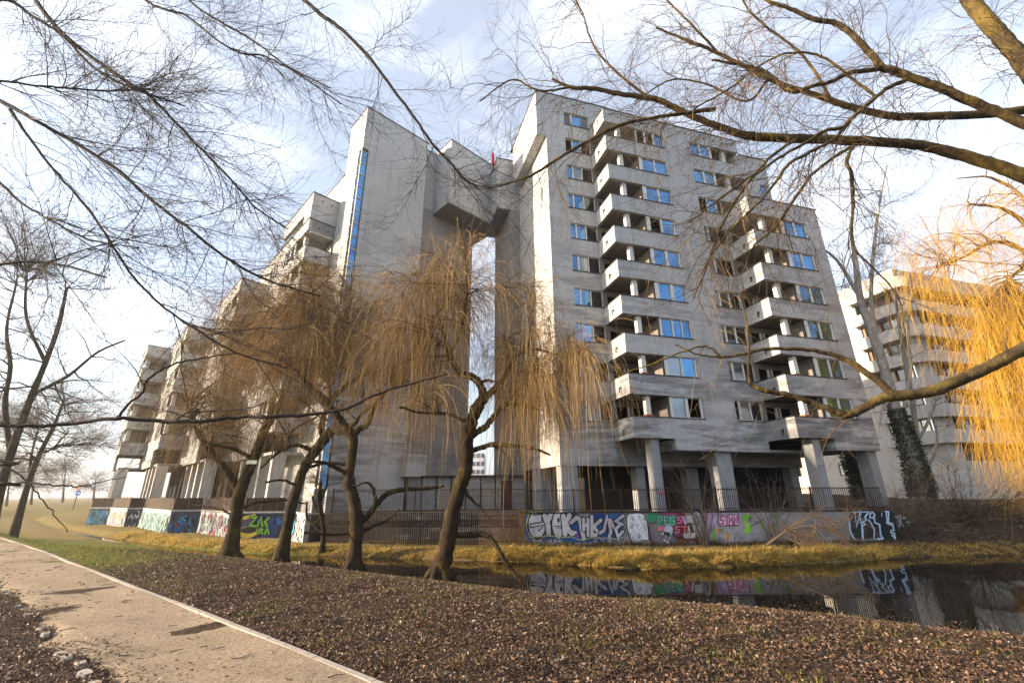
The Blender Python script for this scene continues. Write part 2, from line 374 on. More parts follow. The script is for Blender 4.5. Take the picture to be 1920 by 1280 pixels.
cc = ramp(n_, l_, md, [(0.3, (0.21, 0.16, 0.11)), (0.7, (0.38, 0.30, 0.21))])
cc = mixc(n_, l_, 0.4, cc, ramp(n_, l_, fn, [(0.35, (0.10, 0.07, 0.045)), (0.6, (0.40, 0.315, 0.225))]))
cc = mixc(n_, l_, math_n(n_, l_, 'MULTIPLY', ramp(n_, l_, sp_, [(0.64, (0, 0, 0)), (0.7, (1, 1, 1))]), 0.6), cc, (0.05, 0.032, 0.02))
l_.new(cc, b_.inputs['Base Color']); bump(n_, l_, b_, fn, 0.9, 0.03)
np_mesh('path', PV, np.stack([ii, ii + 1, ii + k + 1, ii + k], 1), mp_, smooth=True, kind='structure')
M['kerb'] = simple('pale_kerb_concrete', (0.33, 0.29, 0.25), 0.9, 0.2, 0, 0.35, 14)
eb = MB()
tt = -9.0
while tt < 62:
    L = 0.985; j = random.uniform(-0.004, 0.004)
    a0, a1 = path_pt(tt, -0.035 + j), path_pt(tt + L, -0.035 - j); b0, b1 = path_pt(tt, 0.03 + j), path_pt(tt + L, 0.03 - j)
    z0, z1 = path_z(*a0) + 0.035, path_z(*a1) + 0.035
    eb.hexa([(*a0, z0 - .12), (*a1, z1 - .12), (*b1, z1 - .12), (*b0, z0 - .12), (*a0, z0), (*a1, z1), (*b1, z1), (*b0, z0)])
    tt += 1.0
eb.build('path_edging', M['kerb'], label='thin pale concrete edging along the canal side of the sandy path', cat='kerb')

# terrace the building stands on, behind the retaining walls
WALL_L = [(-42.6, 47.0), (-40.4, 46.9), (-35.8, 43.4), (-34.5, 43.6), (-26.2, 35.9), (-24.1, 36.2), (-17.9, 31.0), (-15.2, 31.2), (-12.3, 27.9)]
TERR_Z = -1.12
def prism(mb, pts, z0, z1):
    n = len(pts); mb.face([(x, y, z1) for x, y in pts])
    for i in range(n):
        (x0, y0), (x1, y1) = pts[i], pts[(i + 1) % n]; mb.face([(x0, y0, z0), (x1, y1, z0), (x1, y1, z1), (x0, y0, z1)])
tb = MB()
inset = [(x + 0.12, y + 0.14) for x, y in WALL_L]
prism(tb, inset + [(-11.6, 29.3), (0.9, 29.3), (0.9, 25.5), (20.3, 25.55), (24, 30), (60, 34), (60, 90), (-75, 90)], -3.2, TERR_Z)
M['paving'] = simple('terrace_paving', (0.07, 0.064, 0.058), 0.95, 0.1, 0, 0.35, 3)
tb.build('terrace', M['paving'], kind='structure')

# ------------------------------------------------------------------ the apartment building
bld = thing('apartment_building', FR.p(11, 27, TERR_Z), 'huge stepped grey concrete apartment block of two wings joined by a bridge at roof height', 'building')
H = 2.82
NW = [0]
def window(F, plane, a0, a1, d, z0, z1, lay, parent=bld, frame='frame'):
    """Window unit. plane 's': lies in a plane of constant t = d; 't': in a plane of constant s = d. lay: (width, kind) from a0 to a1."""
    P = (lambda a, q, z: F.p(a, d + q, z)) if plane == 's' else (lambda a, q, z: F.p(d + q, a, z))
    def bx(mb, x0, x1, q0, q1, y0, y1, mi=0):
        mb.hexa([P(x0, q0, y0), P(x1, q0, y0), P(x1, q1, y0), P(x0, q1, y0), P(x0, q0, y1), P(x1, q0, y1), P(x1, q1, y1), P(x0, q1, y1)], mi)
    fr, pn = MB(), MB(); e = 0.055; q0, q1 = 0.10, 0.17
    bx(fr, a0, a1, q0, q1, z0, z0 + e); bx(fr, a0, a1, q0, q1, z1 - e, z1)
    bx(fr, a0 - 0.03, a1 + 0.05, -0.07, 0.12, z0 - 0.05, z0 - 0.002, 1)          # sheet-metal sill
    bx(fr, a0, a0 + e, q0 + .002, q1 - .002, z0 + e, z1 - e); bx(fr, a1 - e, a1, q0 + .002, q1 - .002, z0 + e, z1 - e)
    tot = sum(w for w, _ in lay); x = a0 + e; span = a1 - a0 - 2 * e
    G = {'g': 0, 'y': 1, 'k': 2, 's': 3}
    for i, (w, kind) in enumerate(lay):
        x1 = x + span * w / tot
        if kind == 'p': bx(fr, x, x1, q0 - 0.02, q1 + .004, z0 + e, z1 - e)
        elif kind == 's':
            for j in range(9):
                y0 = z0 + e + (z1 - z0 - 2 * e) * j / 9; y1 = y0 + (z1 - z0 - 2 * e) / 9 * 0.9
                pn.face([P(x, q0 + .02, y0), P(x1, q0 + .02, y0), P(x1, q0 + .05, y1), P(x, q0 + .05, y1)], 3)
            pn.face([P(x, q1, z0 + e), P(x1, q1, z0 + e), P(x1, q1, z1 - e), P(x, q1, z1 - e)], 3)
        elif kind != 'd':
            tl = random.uniform(-0.006, 0.006)
            pn.face([P(x, q0 + .045 + tl, z0 + e), P(x1, q0 + .045 - tl, z0 + e), P(x1, q0 + .045 - tl * .5, z1 - e), P(x, q0 + .045 + tl * .6, z1 - e)], G[kind])
        x = x1
    w_ = fr.build('window', [M[frame], M['dark_metal']], parent)
    if pn.f: pn.build('pane', [M['glass'], M['glass_grey'], M['glass_dark'], M['slats']], w_)
    NW[0] += 1
    return w_
def balcony(F, s0, s1, t0, t1, zb, zt, parent=bld):
    """Corner balcony: front parapet in plane t0, side parapet in plane s0, floor slab, dark flashing, spout."""
    b = MB(); th = 0.2
    F.box(b, s0, s1, t0, t0 + th, zb, zt - 0.05)
    F.box(b, s0, s0 + th, t0 + th, t1, zb, zt - 0.05)
    F.box(b, s0 + th, s1, t0 + th, t1, zb + 0.05, zb + 0.22, 2)  # slab in the dark concrete that carries the underside shade
    F.box(b, s0 - .04, s1, t0 - .05, t0 + th + .03, zt - .05, zt, 1)
    F.box(b, s0 - .04, s0 + th + .03, t0 + th + .03, t1, zt - .05, zt, 1)
    tm = t0 + (t1 - t0) * 0.42
    F.box(b, s0 - .16, s0 - .001, tm, tm + .07, zb + .52, zb + .60, 1); F.box(b, s0 - .16, s0 - .10, tm + .002, tm + .068, zb + .22, zb + .52, 1)
    F.box(b, s0 - .012, s0 - .001, tm - .03, tm + .10, zb + .48, zb + .66, 1)
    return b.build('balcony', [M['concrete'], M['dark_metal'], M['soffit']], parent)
def loggia_post(F, s, t, z0, z1, parent=bld, brick=True):
    p = MB(); w = 0.17
    F.box(p, s - w, s + w, t, t + 2 * w, z0 + (.20 if brick else 0), z1)
    o = p.build('loggia_post', M['white_post'], parent)
    if brick:
        q = MB()
        F.box(q, s - w - .07, s + w + .07, t - .05, t + 2 * w + .05, z0 + .06, z0 + .19); F.box(q, s - w + .02, s + w - .02, t + .02, t + 2 * w - .02, z0 + .001, z0 + .06)
        q.build('brick_base', M['brick'], o)
    return o
def pillar(F, s0, s1, t0, t1, z0, z1, mat='stone', parent=bld):
    p = MB(); z = z0; hs = [1.35, 1.0, 1.25, 0.9, 1.3, 1.0, 1.2]; i = 0
    while z < z1 - 0.01:
        e = min(z1, z + hs[i % 7]); j = 0.004 * (i % 2)
        F.box(p, s0 + j, s1 - j, t0 + j, t1 - j, z, e - 0.006); z = e; i += 1
    F.box(p, s0 + .02, s1 - .02, t0 + .02, t1 - .02, z0, z1 - .01)
    return p.build('pillar', M[mat], parent)
def spouts(F, plane, d, a0, a1, z, n, mb):
    for i in range(n):
        a = a0 + (a1 - a0) * (i + .5) / n
        if plane == 's': F.box(mb, a - .06, a + .06, d - .05, d + .02, z - .06, z + .06)
        else: F.box(mb, d - .05, d + .02, a - .06, a + .06, z - .06, z + .06)
piers = MB()
walls, caps, inner, logg, vents = MB(), MB(), MB(), MB(), MB()
def cap(F, s0, s1, t0, t1, z): F.box(caps, s0 - .06, s1 + .06, t0 - .06, t1 + .06, z + .002, z + .07)

# window layouts, bottom storey first
A_LAY = [[(.55, 'k'), (.16, 'p'), (.75, 'k'), (.1, 'p'), (.9, 's')]] + [[(.45, 'g'), (.14, 'p'), (.8, 'g' if i % 3 else 'y'), (.1, 'p'), (.95, 's')] for i in range(7)] + [[(.6, 'd'), (.1, 'p'), (.75, 'g'), (.1, 'p'), (.9, 'd')], [(.6, 'k'), (.12, 'p'), (.9, 'g'), (.7, 'k')]]
A_LAY[6] = [(.35, 'g'), (.14, 'p'), (.85, 'g'), (.1, 'p'), (.95, 'k')]
B_LAY = [[(.12, 'p'), (1.0, 'y'), (.22, 'p'), (.95, 'd'), (.12, 'p')], [(.2, 'p'), (1.0, 'y'), (.12, 'p'), (1.0, 'g'), (.1, 'p')], [(.1, 'p'), (1, 'g'), (.12, 'p'), (.8, 'g'), (.08, 'p'), (.8, 'g')], [(.26, 'p'), (1.0, 'g'), (.3, 'p'), (1.0, 'g')], [(.22, 'p'), (1.05, 'g'), (.22, 'p'), (1.0, 'g'), (.1, 'p')],
         [(.24, 'p'), (.9, 'd'), (.16, 'p'), (1.0, 'g'), (.12, 'p')], [(.26, 'p'), (1.0, 'g'), (.18, 'p'), (1.0, 'g')], [(.2, 'p'), (1, 'g'), (.12, 'p'), (1, 'g')], [(.9, 'd'), (.2, 'p'), (.95, 'd'), (.2, 'p'), (1, 'g')]]
K_LAY = [[(.35, 'd'), (.12, 'p'), (.85, 'y'), (.12, 'p'), (.85, 's')], [(.35, 'k'), (.15, 'p'), (.9, 'y'), (.1, 'p'), (.85, 's')], [(.3, 'k'), (.15, 'p'), (.8, 'k'), (.12, 'p'), (.9, 'k')], [(.3, 'g'), (.15, 'p'), (.8, 'k'), (.12, 'p'), (.9, 'k')], [(.5, 'k'), (.16, 'p'), (.9, 'k'), (.9, 'd')], [(.35, 'k'), (.12, 'p'), (.85, 'k'), (.1, 'p'), (.9, 'd')],
         [(.85, 'd'), (.1, 'p'), (.9, 'g'), (.1, 'p'), (.5, 'd')], [(.9, 'g'), (.22, 'p'), (.9, 'g'), (.2, 'p')], [(.9, 'g'), (.18, 'p'), (.8, 'g'), (.25, 'p')]]
C_LAY = [[(.2, 'p'), (.9, 'g'), (.14, 'p'), (.95, 'g'), (.1, 'p')]] * 6

def section(F, t0, t1, s0, s1, nf, zs0, z_bot, z_top, lay, mid=None, posts=True, hole_extra=(), top_fascia=1.4, main=None):
    """One step of the facade: corner loggias (s0..s0+2.95), window units (..s0+5.5), wall, and the next windows."""
    lo, w1 = s0 + 2.95, s0 + 5.50
    holes = [(s0, lo, z_bot - .01, zs0 - 1.37)]
    sholes = [(t0, t1, z_bot - .01, zs0 - 1.37)]
    for k in range(nf):
        z = zs0 + H * k
        holes += [(s0, lo, z - 1.37, z + 1.42), (lo, w1, z, z + 1.38)]; sholes.append((t0, t1, z - 1.37, z + 1.42))
        balcony(F, s0, lo, t0, t1, z - 1.37, z)
        window(F, 's', lo + .001, w1, t0, z, z + 1.38, lay[k % len(lay)])
        if posts: loggia_post(F, s0 + 1.42, t0 + .26, z - .02, z + 1.42)
        # loggia: back wall with an open doorway, far side wall
        F.wall_s(logg, t1, .15, s0, lo, z - 1.15, z + 1.42, [(s0 + .35, s0 + 1.2, z - 1.15, z + 1.0), (s0 + 1.5, s0 + 2.6, z - .3, z + 1.0)])
        F.box(logg, s0 + 1.2, s0 + 1.27, t1 - .05, t1 + .1, z - 1.15, z + 1.0, 1); F.box(logg, s0 + 1.5, s0 + 1.57, t1 - .05, t1 + .1, z - .3, z + 1.0, 1)
        F.box(logg, lo - .02, lo + .1, t0 + .3, t1, z - 1.15, z + 1.42)
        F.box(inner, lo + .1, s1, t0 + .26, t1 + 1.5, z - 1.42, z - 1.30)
        if mid and k < len(mid[2]):
            holes.append((mid[0], mid[1], z, z + 1.38)); window(F, 's', mid[0], mid[1] - .002, t0, z, z + 1.38, mid[2][k])
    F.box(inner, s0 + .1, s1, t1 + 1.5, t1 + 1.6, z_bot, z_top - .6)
    F.wall_s(walls, t0, .25, s0, main or s1, z_bot, z_top, list(holes) + list(hole_extra))
    F.wall_t(walls, s0, .25, t0 + .25, t1, z_bot, z_top, sholes)
    F.box(walls, s0 + .25, lo, t0 + .25, t1, zs0 + H * (nf - 1) + 1.42, zs0 + H * (nf - 1) + 1.6)
    cap(F, s0, s1, t0, t0 + .25, z_top); cap(F, s0, s0 + .25, t0 + .37, t1, z_top + .001)
    F.box(walls, s0 + .25, s1, t0 + .25, t1 + 3, z_top - .5, z_top - .35)
    spouts(F, 's', t0, s0 + .8, s0 + 6.2, z_top - .62, 5, vents); spouts(F, 't', s0, t0 + .5, t1 - .2, z_top - .62, 2, vents)

# right tower -------------------------------------------------------
ah = [(12.8, 15.15, 4.61 + H * k, 5.99 + H * k) for k in range(10)]
FR.wall_s(walls, 27.0, .3, 11.1, 15.15, 1.66, 33.0, ah[:9] + [(12.8, 15.15, ah[9][2], ah[9][3])])
FR.wall_s(walls, 27.0, .3, 15.15, 17.0, 29.5, 33.0)
for k, h in enumerate(ah): window(FR, 's', h[0], h[1] - .001, 27.0, h[2], h[3], A_LAY[k])
for k in range(11): FR.box(inner, 11.5, 18, 27.35, 33, 3.2 + H * k, 3.32 + H * k)
FR.box(inner, 11.5, 18, 31.0, 31.1, 1.7, 32)
ub_holes = [(25.55, 28.46, 24.35, 25.80), (25.55, 28.46, 27.17, 28.60), (25.55, 27.2, 21.53, 22.95)]
section(FR, 24.54, 27.0, 15.15, 25.55, 9, 4.61, 2.5, 29.9, B_LAY, (23.25, 25.55, K_LAY))
FR.wall_s(walls, 24.54, .25, 25.55, 28.46, 21.2, 29.9, ub_holes); cap(FR, 25.55, 28.46, 24.54, 24.79, 29.9)
FR.wall_s(walls, 24.54, .25, 28.46, 31.2, 21.2, 26.2, [(30.1, 31.0, 24.0, 25.6)]); window(FR, 's', 30.1, 31.0, 24.54, 24.0, 25.6, [(1, 'g')])
FR.box(walls, 28.47, 31.25, 24.50, 24.78, 26.2, 28.35); FR.box(walls, 31.0, 31.25, 24.78, 31, 26.2, 28.35); cap(FR, 28.5, 31.25, 24.5, 24.78, 28.35)
spouts(FR, 's', 24.54, 22.5, 28.3, 29.3, 6, vents); spouts(FR, 's', 24.5, 28.6, 31, 27.75, 3, vents)
FR.box(walls, 25.3, 31.0, 24.8, 31, 26.0, 26.15); FR.box(walls, 25.3, 28.4, 24.8, 31, 29.4, 29.55)
for z in (23.0, 25.85): FR.box(walls, 25.3, 31.0, 24.8, 27.2, z, z + .12)
FR.box(logg, 25.3, 31.0, 27.2, 27.35, 21.2, 29.4)
for z in (24.35, 27.17): loggia_post(FR, 27.0, 24.8, z - .02, z + 1.43)
section(FR, 22.14, 24.54, 25.55, 32.43, 6, 4.61, 2.5, 21.65, C_LAY)
FR.wall_t(walls, 32.13, .3, 22.39, 40, 2.5, 21.6); FR.wall_t(walls, 30.95, .25, 31, 40, 21.2, 26.2); FR.wall_t(walls, 28.2, .25, 24.8, 40, 26.2, 29.85)
FR.wall_t(walls, 16.75, .25, 27.3, 40, 29.5, 32.95)
FR.wall_s(walls, 40, .3, 11.1, 32.43, 1.66, 26); FR.wall_s(walls, 40.001, .3, 11.1, 28.46, 26, 29.9)
FR.box(walls, 11.4, 17, 27.3, 40, 32.4, 32.55); cap(FR, 10.25, 17.0, 27.0, 27.3, 33.0)
spouts(FR, 's', 27.0, 11.4, 15.2, 32.3, 4, vents)
FR.wall_t(walls, 11.1, .3, 27.3, 34.7, 1.66, 33.0)
FR.box(walls, 10.25, 11.098, 27.0, 33.95, 28.3, 33.0); cap(FR, 10.25, 11.3, 27.36, 34.6, 33.0)
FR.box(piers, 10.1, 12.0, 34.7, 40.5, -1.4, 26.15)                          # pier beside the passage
FR.box(walls, 8.8, 11.4, 34.7, 39.9, 26.152, 32.0); cap(FR, 8.8, 11.4, 34.7, 39.9, 32.0)
# undercroft: soffits, edge beams, dark core
FR.box(piers, 15.15, 30.9, 27.0, 27.3, 1.66, 3.3); FR.box(inner, 11.4, 30.9, 27.3, 40, 1.66, 1.9)
FR.box(walls, 15.16, 25.55, 24.80, 27.0, 3.02, 3.20) if False else None
FR.box(piers, 18.12, 25.55, 24.79, 26.99, 2.5, 2.7); FR.box(walls, 18.09, 18.34, 24.79, 27, 2.5, 3.2)
FR.box(piers, 28.52, 32.13, 22.39, 26.99, 2.5, 2.7); FR.box(walls, 28.49, 28.74, 22.39, 24.54, 2.5, 3.2); FR.box(walls, 25.55, 28.5, 24.55, 26.99, 2.5, 2.68)
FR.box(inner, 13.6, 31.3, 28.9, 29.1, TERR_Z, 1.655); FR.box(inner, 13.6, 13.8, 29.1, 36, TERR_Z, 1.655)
for c in [(16.4, 17.0, 24.75, 25.4, 3.24), (21.3, 22.5, 24.85, 25.7, 2.5), (26.85, 27.5, 22.4, 23.2, 3.24), (31.55, 32.3, 22.45, 23.3, 2.5), (16.75, 17.4, 27.35, 28.1, 1.66), (30.0, 30.7, 27.35, 28.1, 1.66), (11.17, 12.3, 27.05, 27.9, 1.66), (11.15, 12.2, 30.9, 32.8, 1.66), (21.3, 22.2, 28.0, 28.8, 1.66)]:
    pillar(FR, c[0], c[1], c[2], c[3], TERR_Z, c[4])

so = MB(); FR.box(so, 8.82, 11.08, 34.72, 39.88, 26.05, 26.15); so.build('soffit', M['soffit'], bld)  # thin plates added to darken the undersides of the bridge
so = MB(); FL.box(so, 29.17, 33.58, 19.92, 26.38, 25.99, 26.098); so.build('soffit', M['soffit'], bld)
def flush():
    walls.build('wall', M['concrete'], bld); caps.build('roof_edging', M['dark_metal'], bld); vents.build('roof_spout', M['dark_metal'], bld)
    inner.build('interior_wall', M['inside'], bld); logg.build('loggia_wall', [M['loggia'], M['frame']], bld)
    for b in (walls, caps, inner, logg, vents): b.__init__()
flush()
# left wing ---------------------------------------------------------
FL.wall_t(walls, 31.05, .3, 11.93, 18.35, -2.9, 33.3, [(11.93, 12.52, -2.9, 28.75)])
FL.wall_s(walls, 11.93, .3, 31.35, 34.35, -2.9, 33.3, [(31.35, 31.8, -2.9, 28.75)])
FL.box(walls, 31.36, 34.35, 12.6, 18.05, 32.8, 32.95); FL.box(walls, 31.36, 34.3, 18.05, 18.35, -2.9, 33.29)
FL.box(walls, 34.05, 34.36, 12.24, 18.05, 27, 33.28)
FL.box(walls, 31.36, 31.95, 12.53, 12.83, -2.9, 28.75)
cap(FL, 31.05, 31.35, 11.93, 18.35, 33.3); cap(FL, 31.42, 34.35, 11.93, 12.2, 33.301)
sw = MB(); sp2 = MB(); z = 0.4                                             # tall stair window in the notched corner
while z < 28.6:
    z1 = min(28.7, z + 1.22)
    FL.box(sw, 31.20, 31.28, 11.96, 12.52, z, z + .09); FL.box(sw, 31.66, 31.8, 11.95, 12.02, z, z + .09)
    sp2.face([FL.p(31.25, 11.97, z + .09), FL.p(31.25, 12.51, z + .09), FL.p(31.25, 12.51, z1), FL.p(31.25, 11.97, z1)]); sp2.face([FL.p(31.25, 11.98, z + .09), FL.p(31.79, 11.98, z + .09), FL.p(31.79, 11.98, z1), FL.p(31.25, 11.98, z1)])
    z = z1
FL.box(sw, 31.19, 31.29, 11.94, 11.99, 0.4, 28.7)
swo = sw.build('stair_window', M['frame_old'], bld); sp2.build('pane', M['glass'], swo)
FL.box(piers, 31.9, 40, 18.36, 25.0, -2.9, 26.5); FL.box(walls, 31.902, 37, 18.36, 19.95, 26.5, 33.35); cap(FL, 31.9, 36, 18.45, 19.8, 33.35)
FL.box(walls, 29.15, 33.6, 19.9, 26.4, 26.1, 33.45); cap(FL, 29.15, 33.6, 19.9, 26.4, 33.45)
FL.box(walls, 30.1, 31.04, 17.9, 19.6, 1.25, 2.9); FL.box(walls, 31.045, 31.89, 18.37, 19.6, 1.25, 2.9)
dp = MB(); FL.box(dp, 31.45, 31.75, 18.36, 18.62, 0.2, 31.8); FL.box(dp, 31.40, 31.8, 18.36, 18.7, 31.8, 32.3)
dp.build('drainpipe', M['dark_metal'], bld)
FL.box(walls, 34.36, 52, 11.93, 24, -2.9, 27.75); cap(FL, 34.4, 52, 11.93, 12.2, 27.75); spouts(FL, 's', 11.93, 35.2, 41.5, 27.0, 6, vents)
L_LAY = [[(.2, 'p'), (.9, 'y'), (.14, 'p'), (.95, 'y'), (.1, 'p')], [(.2, 'p'), (.9, 'g'), (.14, 'p'), (.95, 'y'), (.1, 'p')]]
M_LAY = [[(.8, 'k'), (.12, 'p'), (.8, 'y'), (.12, 'p'), (.5, 'k')]] * 6
def lsec(t0, s0, length, z_top, nf, next_len):
    section(FL, t0, t0 + 2.22, s0, s0 + length, nf, 5.75, 2.8, z_top, L_LAY, (s0 + 7.6, s0 + 9.9, M_LAY))
    FL.box(walls, s0 + length + .005, s0 + length + next_len, t0 + .004, t0 + 12, 2.8, z_top - 2.75); cap(FL, s0 + length, s0 + length + next_len, t0, t0 + .25, z_top - 2.75)
    FL.box(walls, s0 + 2.5, s0 + length, t0 + 2.45, t0 + 12, 2.8, z_top - .7)
    FL.box(walls, s0 + .25, s0 + length, t0 + .3, t0 + 12, 2.8, 3.0)
    for q in (.25, 3.1, 5.8, 8.4): pillar(FL, s0 + q, s0 + q + .45, t0 + .3, t0 + 1.2, TERR_Z, 2.8, 'concrete_clean')
    FL.box(inner, s0 + 1.2, s0 + length + next_len, t0 + 3.2, t0 + 3.4, TERR_Z, 2.8); FL.box(inner, s0 + 1.0, s0 + 1.2, t0 + 2.6, t0 + 8, TERR_Z, 2.8)
section(FL, 9.71, 11.93, 34.93, 45.4, 6, 5.75, 2.8, 22.35, L_LAY, (42.5, 44.8, M_LAY))
FL.wall_s(walls, 9.71, .25, 34.93, 42.2, 22.355, 25.0, [(36.6, 40.4, 22.45, 23.5), (40.4, 42.2, 22.35, 23.5)])   # top-floor box with its slit
FL.wall_t(walls, 34.93, .25, 9.96, 11.92, 21.1, 25.0); FL.box(walls, 35.2, 42.1, 9.97, 11.92, 24.4, 24.55)
cap(FL, 34.93, 42.2, 9.71, 9.96, 25.0); cap(FL, 34.93, 35.18, 10.05, 11.9, 25.0); spouts(FL, 's', 9.71, 35.6, 41.6, 24.45, 6, vents); spouts(FL, 't', 34.93, 10.1, 11.8, 24.45, 2, vents)
for q in (.25, 3.1, 5.8, 8.4): pillar(FL, 34.93 + q, 35.38 + q, 10.0, 10.9, TERR_Z, 2.8, 'concrete_clean')
FL.box(walls, 35.2, 45.4, 10.0, 20, 2.8, 3.0); FL.box(inner, 36, 46, 13.0, 13.2, TERR_Z, 2.8)
FL.box(walls, 45.405, 49, 9.714, 20, 2.8, 22.3); cap(FL, 45.4, 49, 9.71, 10, 22.3)
lsec(7.5, 45.4, 9.6, 19.8, 5, 5); lsec(5.28, 55.1, 10.2, 17.1, 4, 4)
section(FL, 3.0, 5.22, 65.5, 71.5, 4, 5.75, 2.8, 16.95, L_LAY)
FL.box(walls, 68.1, 71.5, 5.4, 14, 2.8, 16.2); FL.box(walls, 65.75, 71.5, 3.3, 14, 2.8, 3.0)
for q in (.25, 3.1, 5.4): pillar(FL, 65.5 + q, 65.95 + q, 3.3, 4.2, TERR_Z, 2.8, 'concrete_clean')
flush()

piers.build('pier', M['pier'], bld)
# flag on the bridge roof
fp = at_y(922, 304, 39.2); fp[2] = 33.3
fl = thing('flagpole', fp, 'thin pole with a furled red flag on the bridge roof', 'flag')
q = MB(); x, y, z = fp; q.hexa([(x - .04, y - .04, z), (x + .04, y - .04, z), (x + .04, y + .04, z), (x - .04, y + .04, z), (x - .02, y - .02, z + 3.6), (x + .02, y - .02, z + 3.6), (x + .02, y + .02, z + 3.6), (x - .02, y + .02, z + 3.6)]); q.build('pole', M['dark_metal'], fl)
q = MB(); ang = np.linspace(0, 2 * math.pi, 9)[:-1]
prof = [(.6, .05), (1.0, .15), (1.7, .13), (2.3, .10), (2.6, .04)]
for (h0, r0), (h1, r1) in zip(prof[:-1], prof[1:]):
    for i in range(8):
        a, b = ang[i], ang[(i + 1) % 8]; f = lambda r, a: r * (1 + .35 * math.cos(3 * a))
        q.face([(x + .1 + f(r0, a) * math.cos(a), y + f(r0, a) * math.sin(a), z + h0), (x + .1 + f(r0, b) * math.cos(b), y + f(r0, b) * math.sin(b), z + h0), (x + .1 + f(r1, b) * math.cos(b), y + f(r1, b) * math.sin(b), z + h1), (x + .1 + f(r1, a) * math.cos(a), y + f(r1, a) * math.sin(a), z + h1)])
q.build('flag', simple('red_cloth', (0.5, 0.02, 0.03), 0.8, 0.2), fl)

# neighbouring building on the right ---------------------------------
nb = thing('neighbour_building', FR.p(58, 33, -1.6), 'cream apartment building with curved balcony bands behind the trees on the right', 'building')
nwalls, nband, ndark = MB(), MB(), MB()
S0, T0 = 56.7, 32.0
wh = [(40.0 + j * 3.3, 41.1 + j * 3.3, 1.9 + 3.0 * k, 3.4 + 3.0 * k) for k in range(7) for j in range(5)]
FR.wall_t(nwalls, S0, .3, T0, 64, -1.6, 25.0, wh + [(T0 + .8, 37.2, 5.8 + 3.0 * k - 2.95, 5.8 + 3.0 * k - 1.5) for k in range(1, 7)])
FR.wall_s(nwalls, T0, .3, S0 + .3, 100, -1.6, 25.0, [(S0 + 2, 99, 5.8 + 3.0 * k - 2.95, 5.8 + 3.0 * k - 1.2) for k in range(0, 7)])
FR.box(nwalls, S0 + .3, 100, T0 + .3, 64, 24.4, 24.6)
FR.box(ndark, S0 + 1.5, 99, T0 + 1.4, T0 + 1.6, -1.6, 24.3); FR.box(ndark, S0 + .9, S0 + 1.0, T0 + 1.6, 60, -1.6, 24.3)
nwalls.build('wall', M['neighbour'], nb); ndark.build('interior_wall', M['loggia'], nb)
for k in range(7):
    zb = 5.8 + 3.0 * k - 1.5 + (0.3 if k == 0 else 0); bb = MB(); pr = []
    R_ = 1.6; cs, ct = S0 - .9 + R_, T0 - 1.0 + R_
    pts = [(S0 - .9, 37.6)] + [(cs - R_ * math.cos(a), ct - R_ * math.sin(a)) for a in np.linspace(0, math.pi / 2, 7)] + [(99.5, T0 - 1.0)]
    ptsi = [(S0 - .72, 37.6)] + [(cs - (R_ - .18) * math.cos(a), ct - (R_ - .18) * math.sin(a)) for a in np.linspace(0, math.pi / 2, 7)] + [(99.5, T0 - .82)]
    for i in range(len(pts) - 1):
        a, b, c, d = pts[i], pts[i + 1], ptsi[i + 1], ptsi[i]
        bb.hexa([FR.p(*a, zb), FR.p(*b, zb), FR.p(*c, zb), FR.p(*d, zb), FR.p(*a, zb + 1.35), FR.p(*b, zb + 1.35), FR.p(*c, zb + 1.35), FR.p(*d, zb + 1.35)])
    bb.face([FR.p(*q_, zb + .1) for q_ in ptsi + [(99.5, T0 - .002), (S0 - .002, T0 - .002), (S0 - .002, 37.6)]])
    bb.build('balcony', M['neighbour'], nb)
M['boards'] = simple('orange_window_boards', (0.42, 0.22, 0.08), 0.8, 0.2, 0, 0.3, 5)
for k in range(1, 6):
    for j in range(3):
        t = T0 + 1.0 + j * 1.9; z = 5.8 + 3.0 * k - 2.95
        window(FR, 't', t, t + 1.7, S0, z + .05, z + 1.45, [(.12, 'p'), (.8, 'y' if (k + j) % 2 else 'k'), (.12, 'p'), (.8, 'k')], nb, 'boards')
    for j in range(9):
        s = S0 + 3 + j * 4.4; z = 5.8 + 3.0 * k - 2.95
        window(FR, 's', s, s + 2.6, T0, z + .25, z + 1.7, [(.8, 'k'), (.12, 'p'), (.8, 'y'), (.12, 'p'), (.8, 'k')], nb, 'boards')
for k in range(7):
    for j in range(5):
        h = wh[k * 5 + j]
        if k < 6 and j < 3: window(FR, 't', h[0], h[1], S0, h[2], h[3], [(1, 'k'), (.1, 'p'), (1, 'y')], nb, 'boards')

# far white block seen through the passage
db = thing('distant_building', (-10, 150, -1.7), 'small distant white block with rows of windows seen through the passage', 'building')
q = MB(); q2 = MB(); c0 = at_y(872, 893, 150); c1 = at_y(906, 848, 150)
q.hexa([(c0[0], 150, -1.7), (c1[0], 150, -1.7), (c1[0], 165, -1.7), (c0[0], 165, -1.7), (c0[0], 150, c1[2]), (c1[0], 150, c1[2]), (c1[0], 165, c1[2]), (c0[0], 165, c1[2])])
q.build('wall', simple('white_render', (0.7, 0.7, 0.7), 0.9, 0.1), db)
for i in range(4):
    for j in range(5):
        w = MB(); xx = c0[0] + .5 + i * 1.6; zz = c1[2] - 1.6 - j * 2.6
        w.hexa([(xx, 149.9, zz), (xx + 1, 149.9, zz), (xx + 1, 150.1, zz), (xx, 150.1, zz), (xx, 149.9, zz + 1.3), (xx + 1, 149.9, zz + 1.3), (xx + 1, 150.1, zz + 1.3), (xx, 150.1, zz + 1.3)]); w.build('window', M['glass_grey'], db)

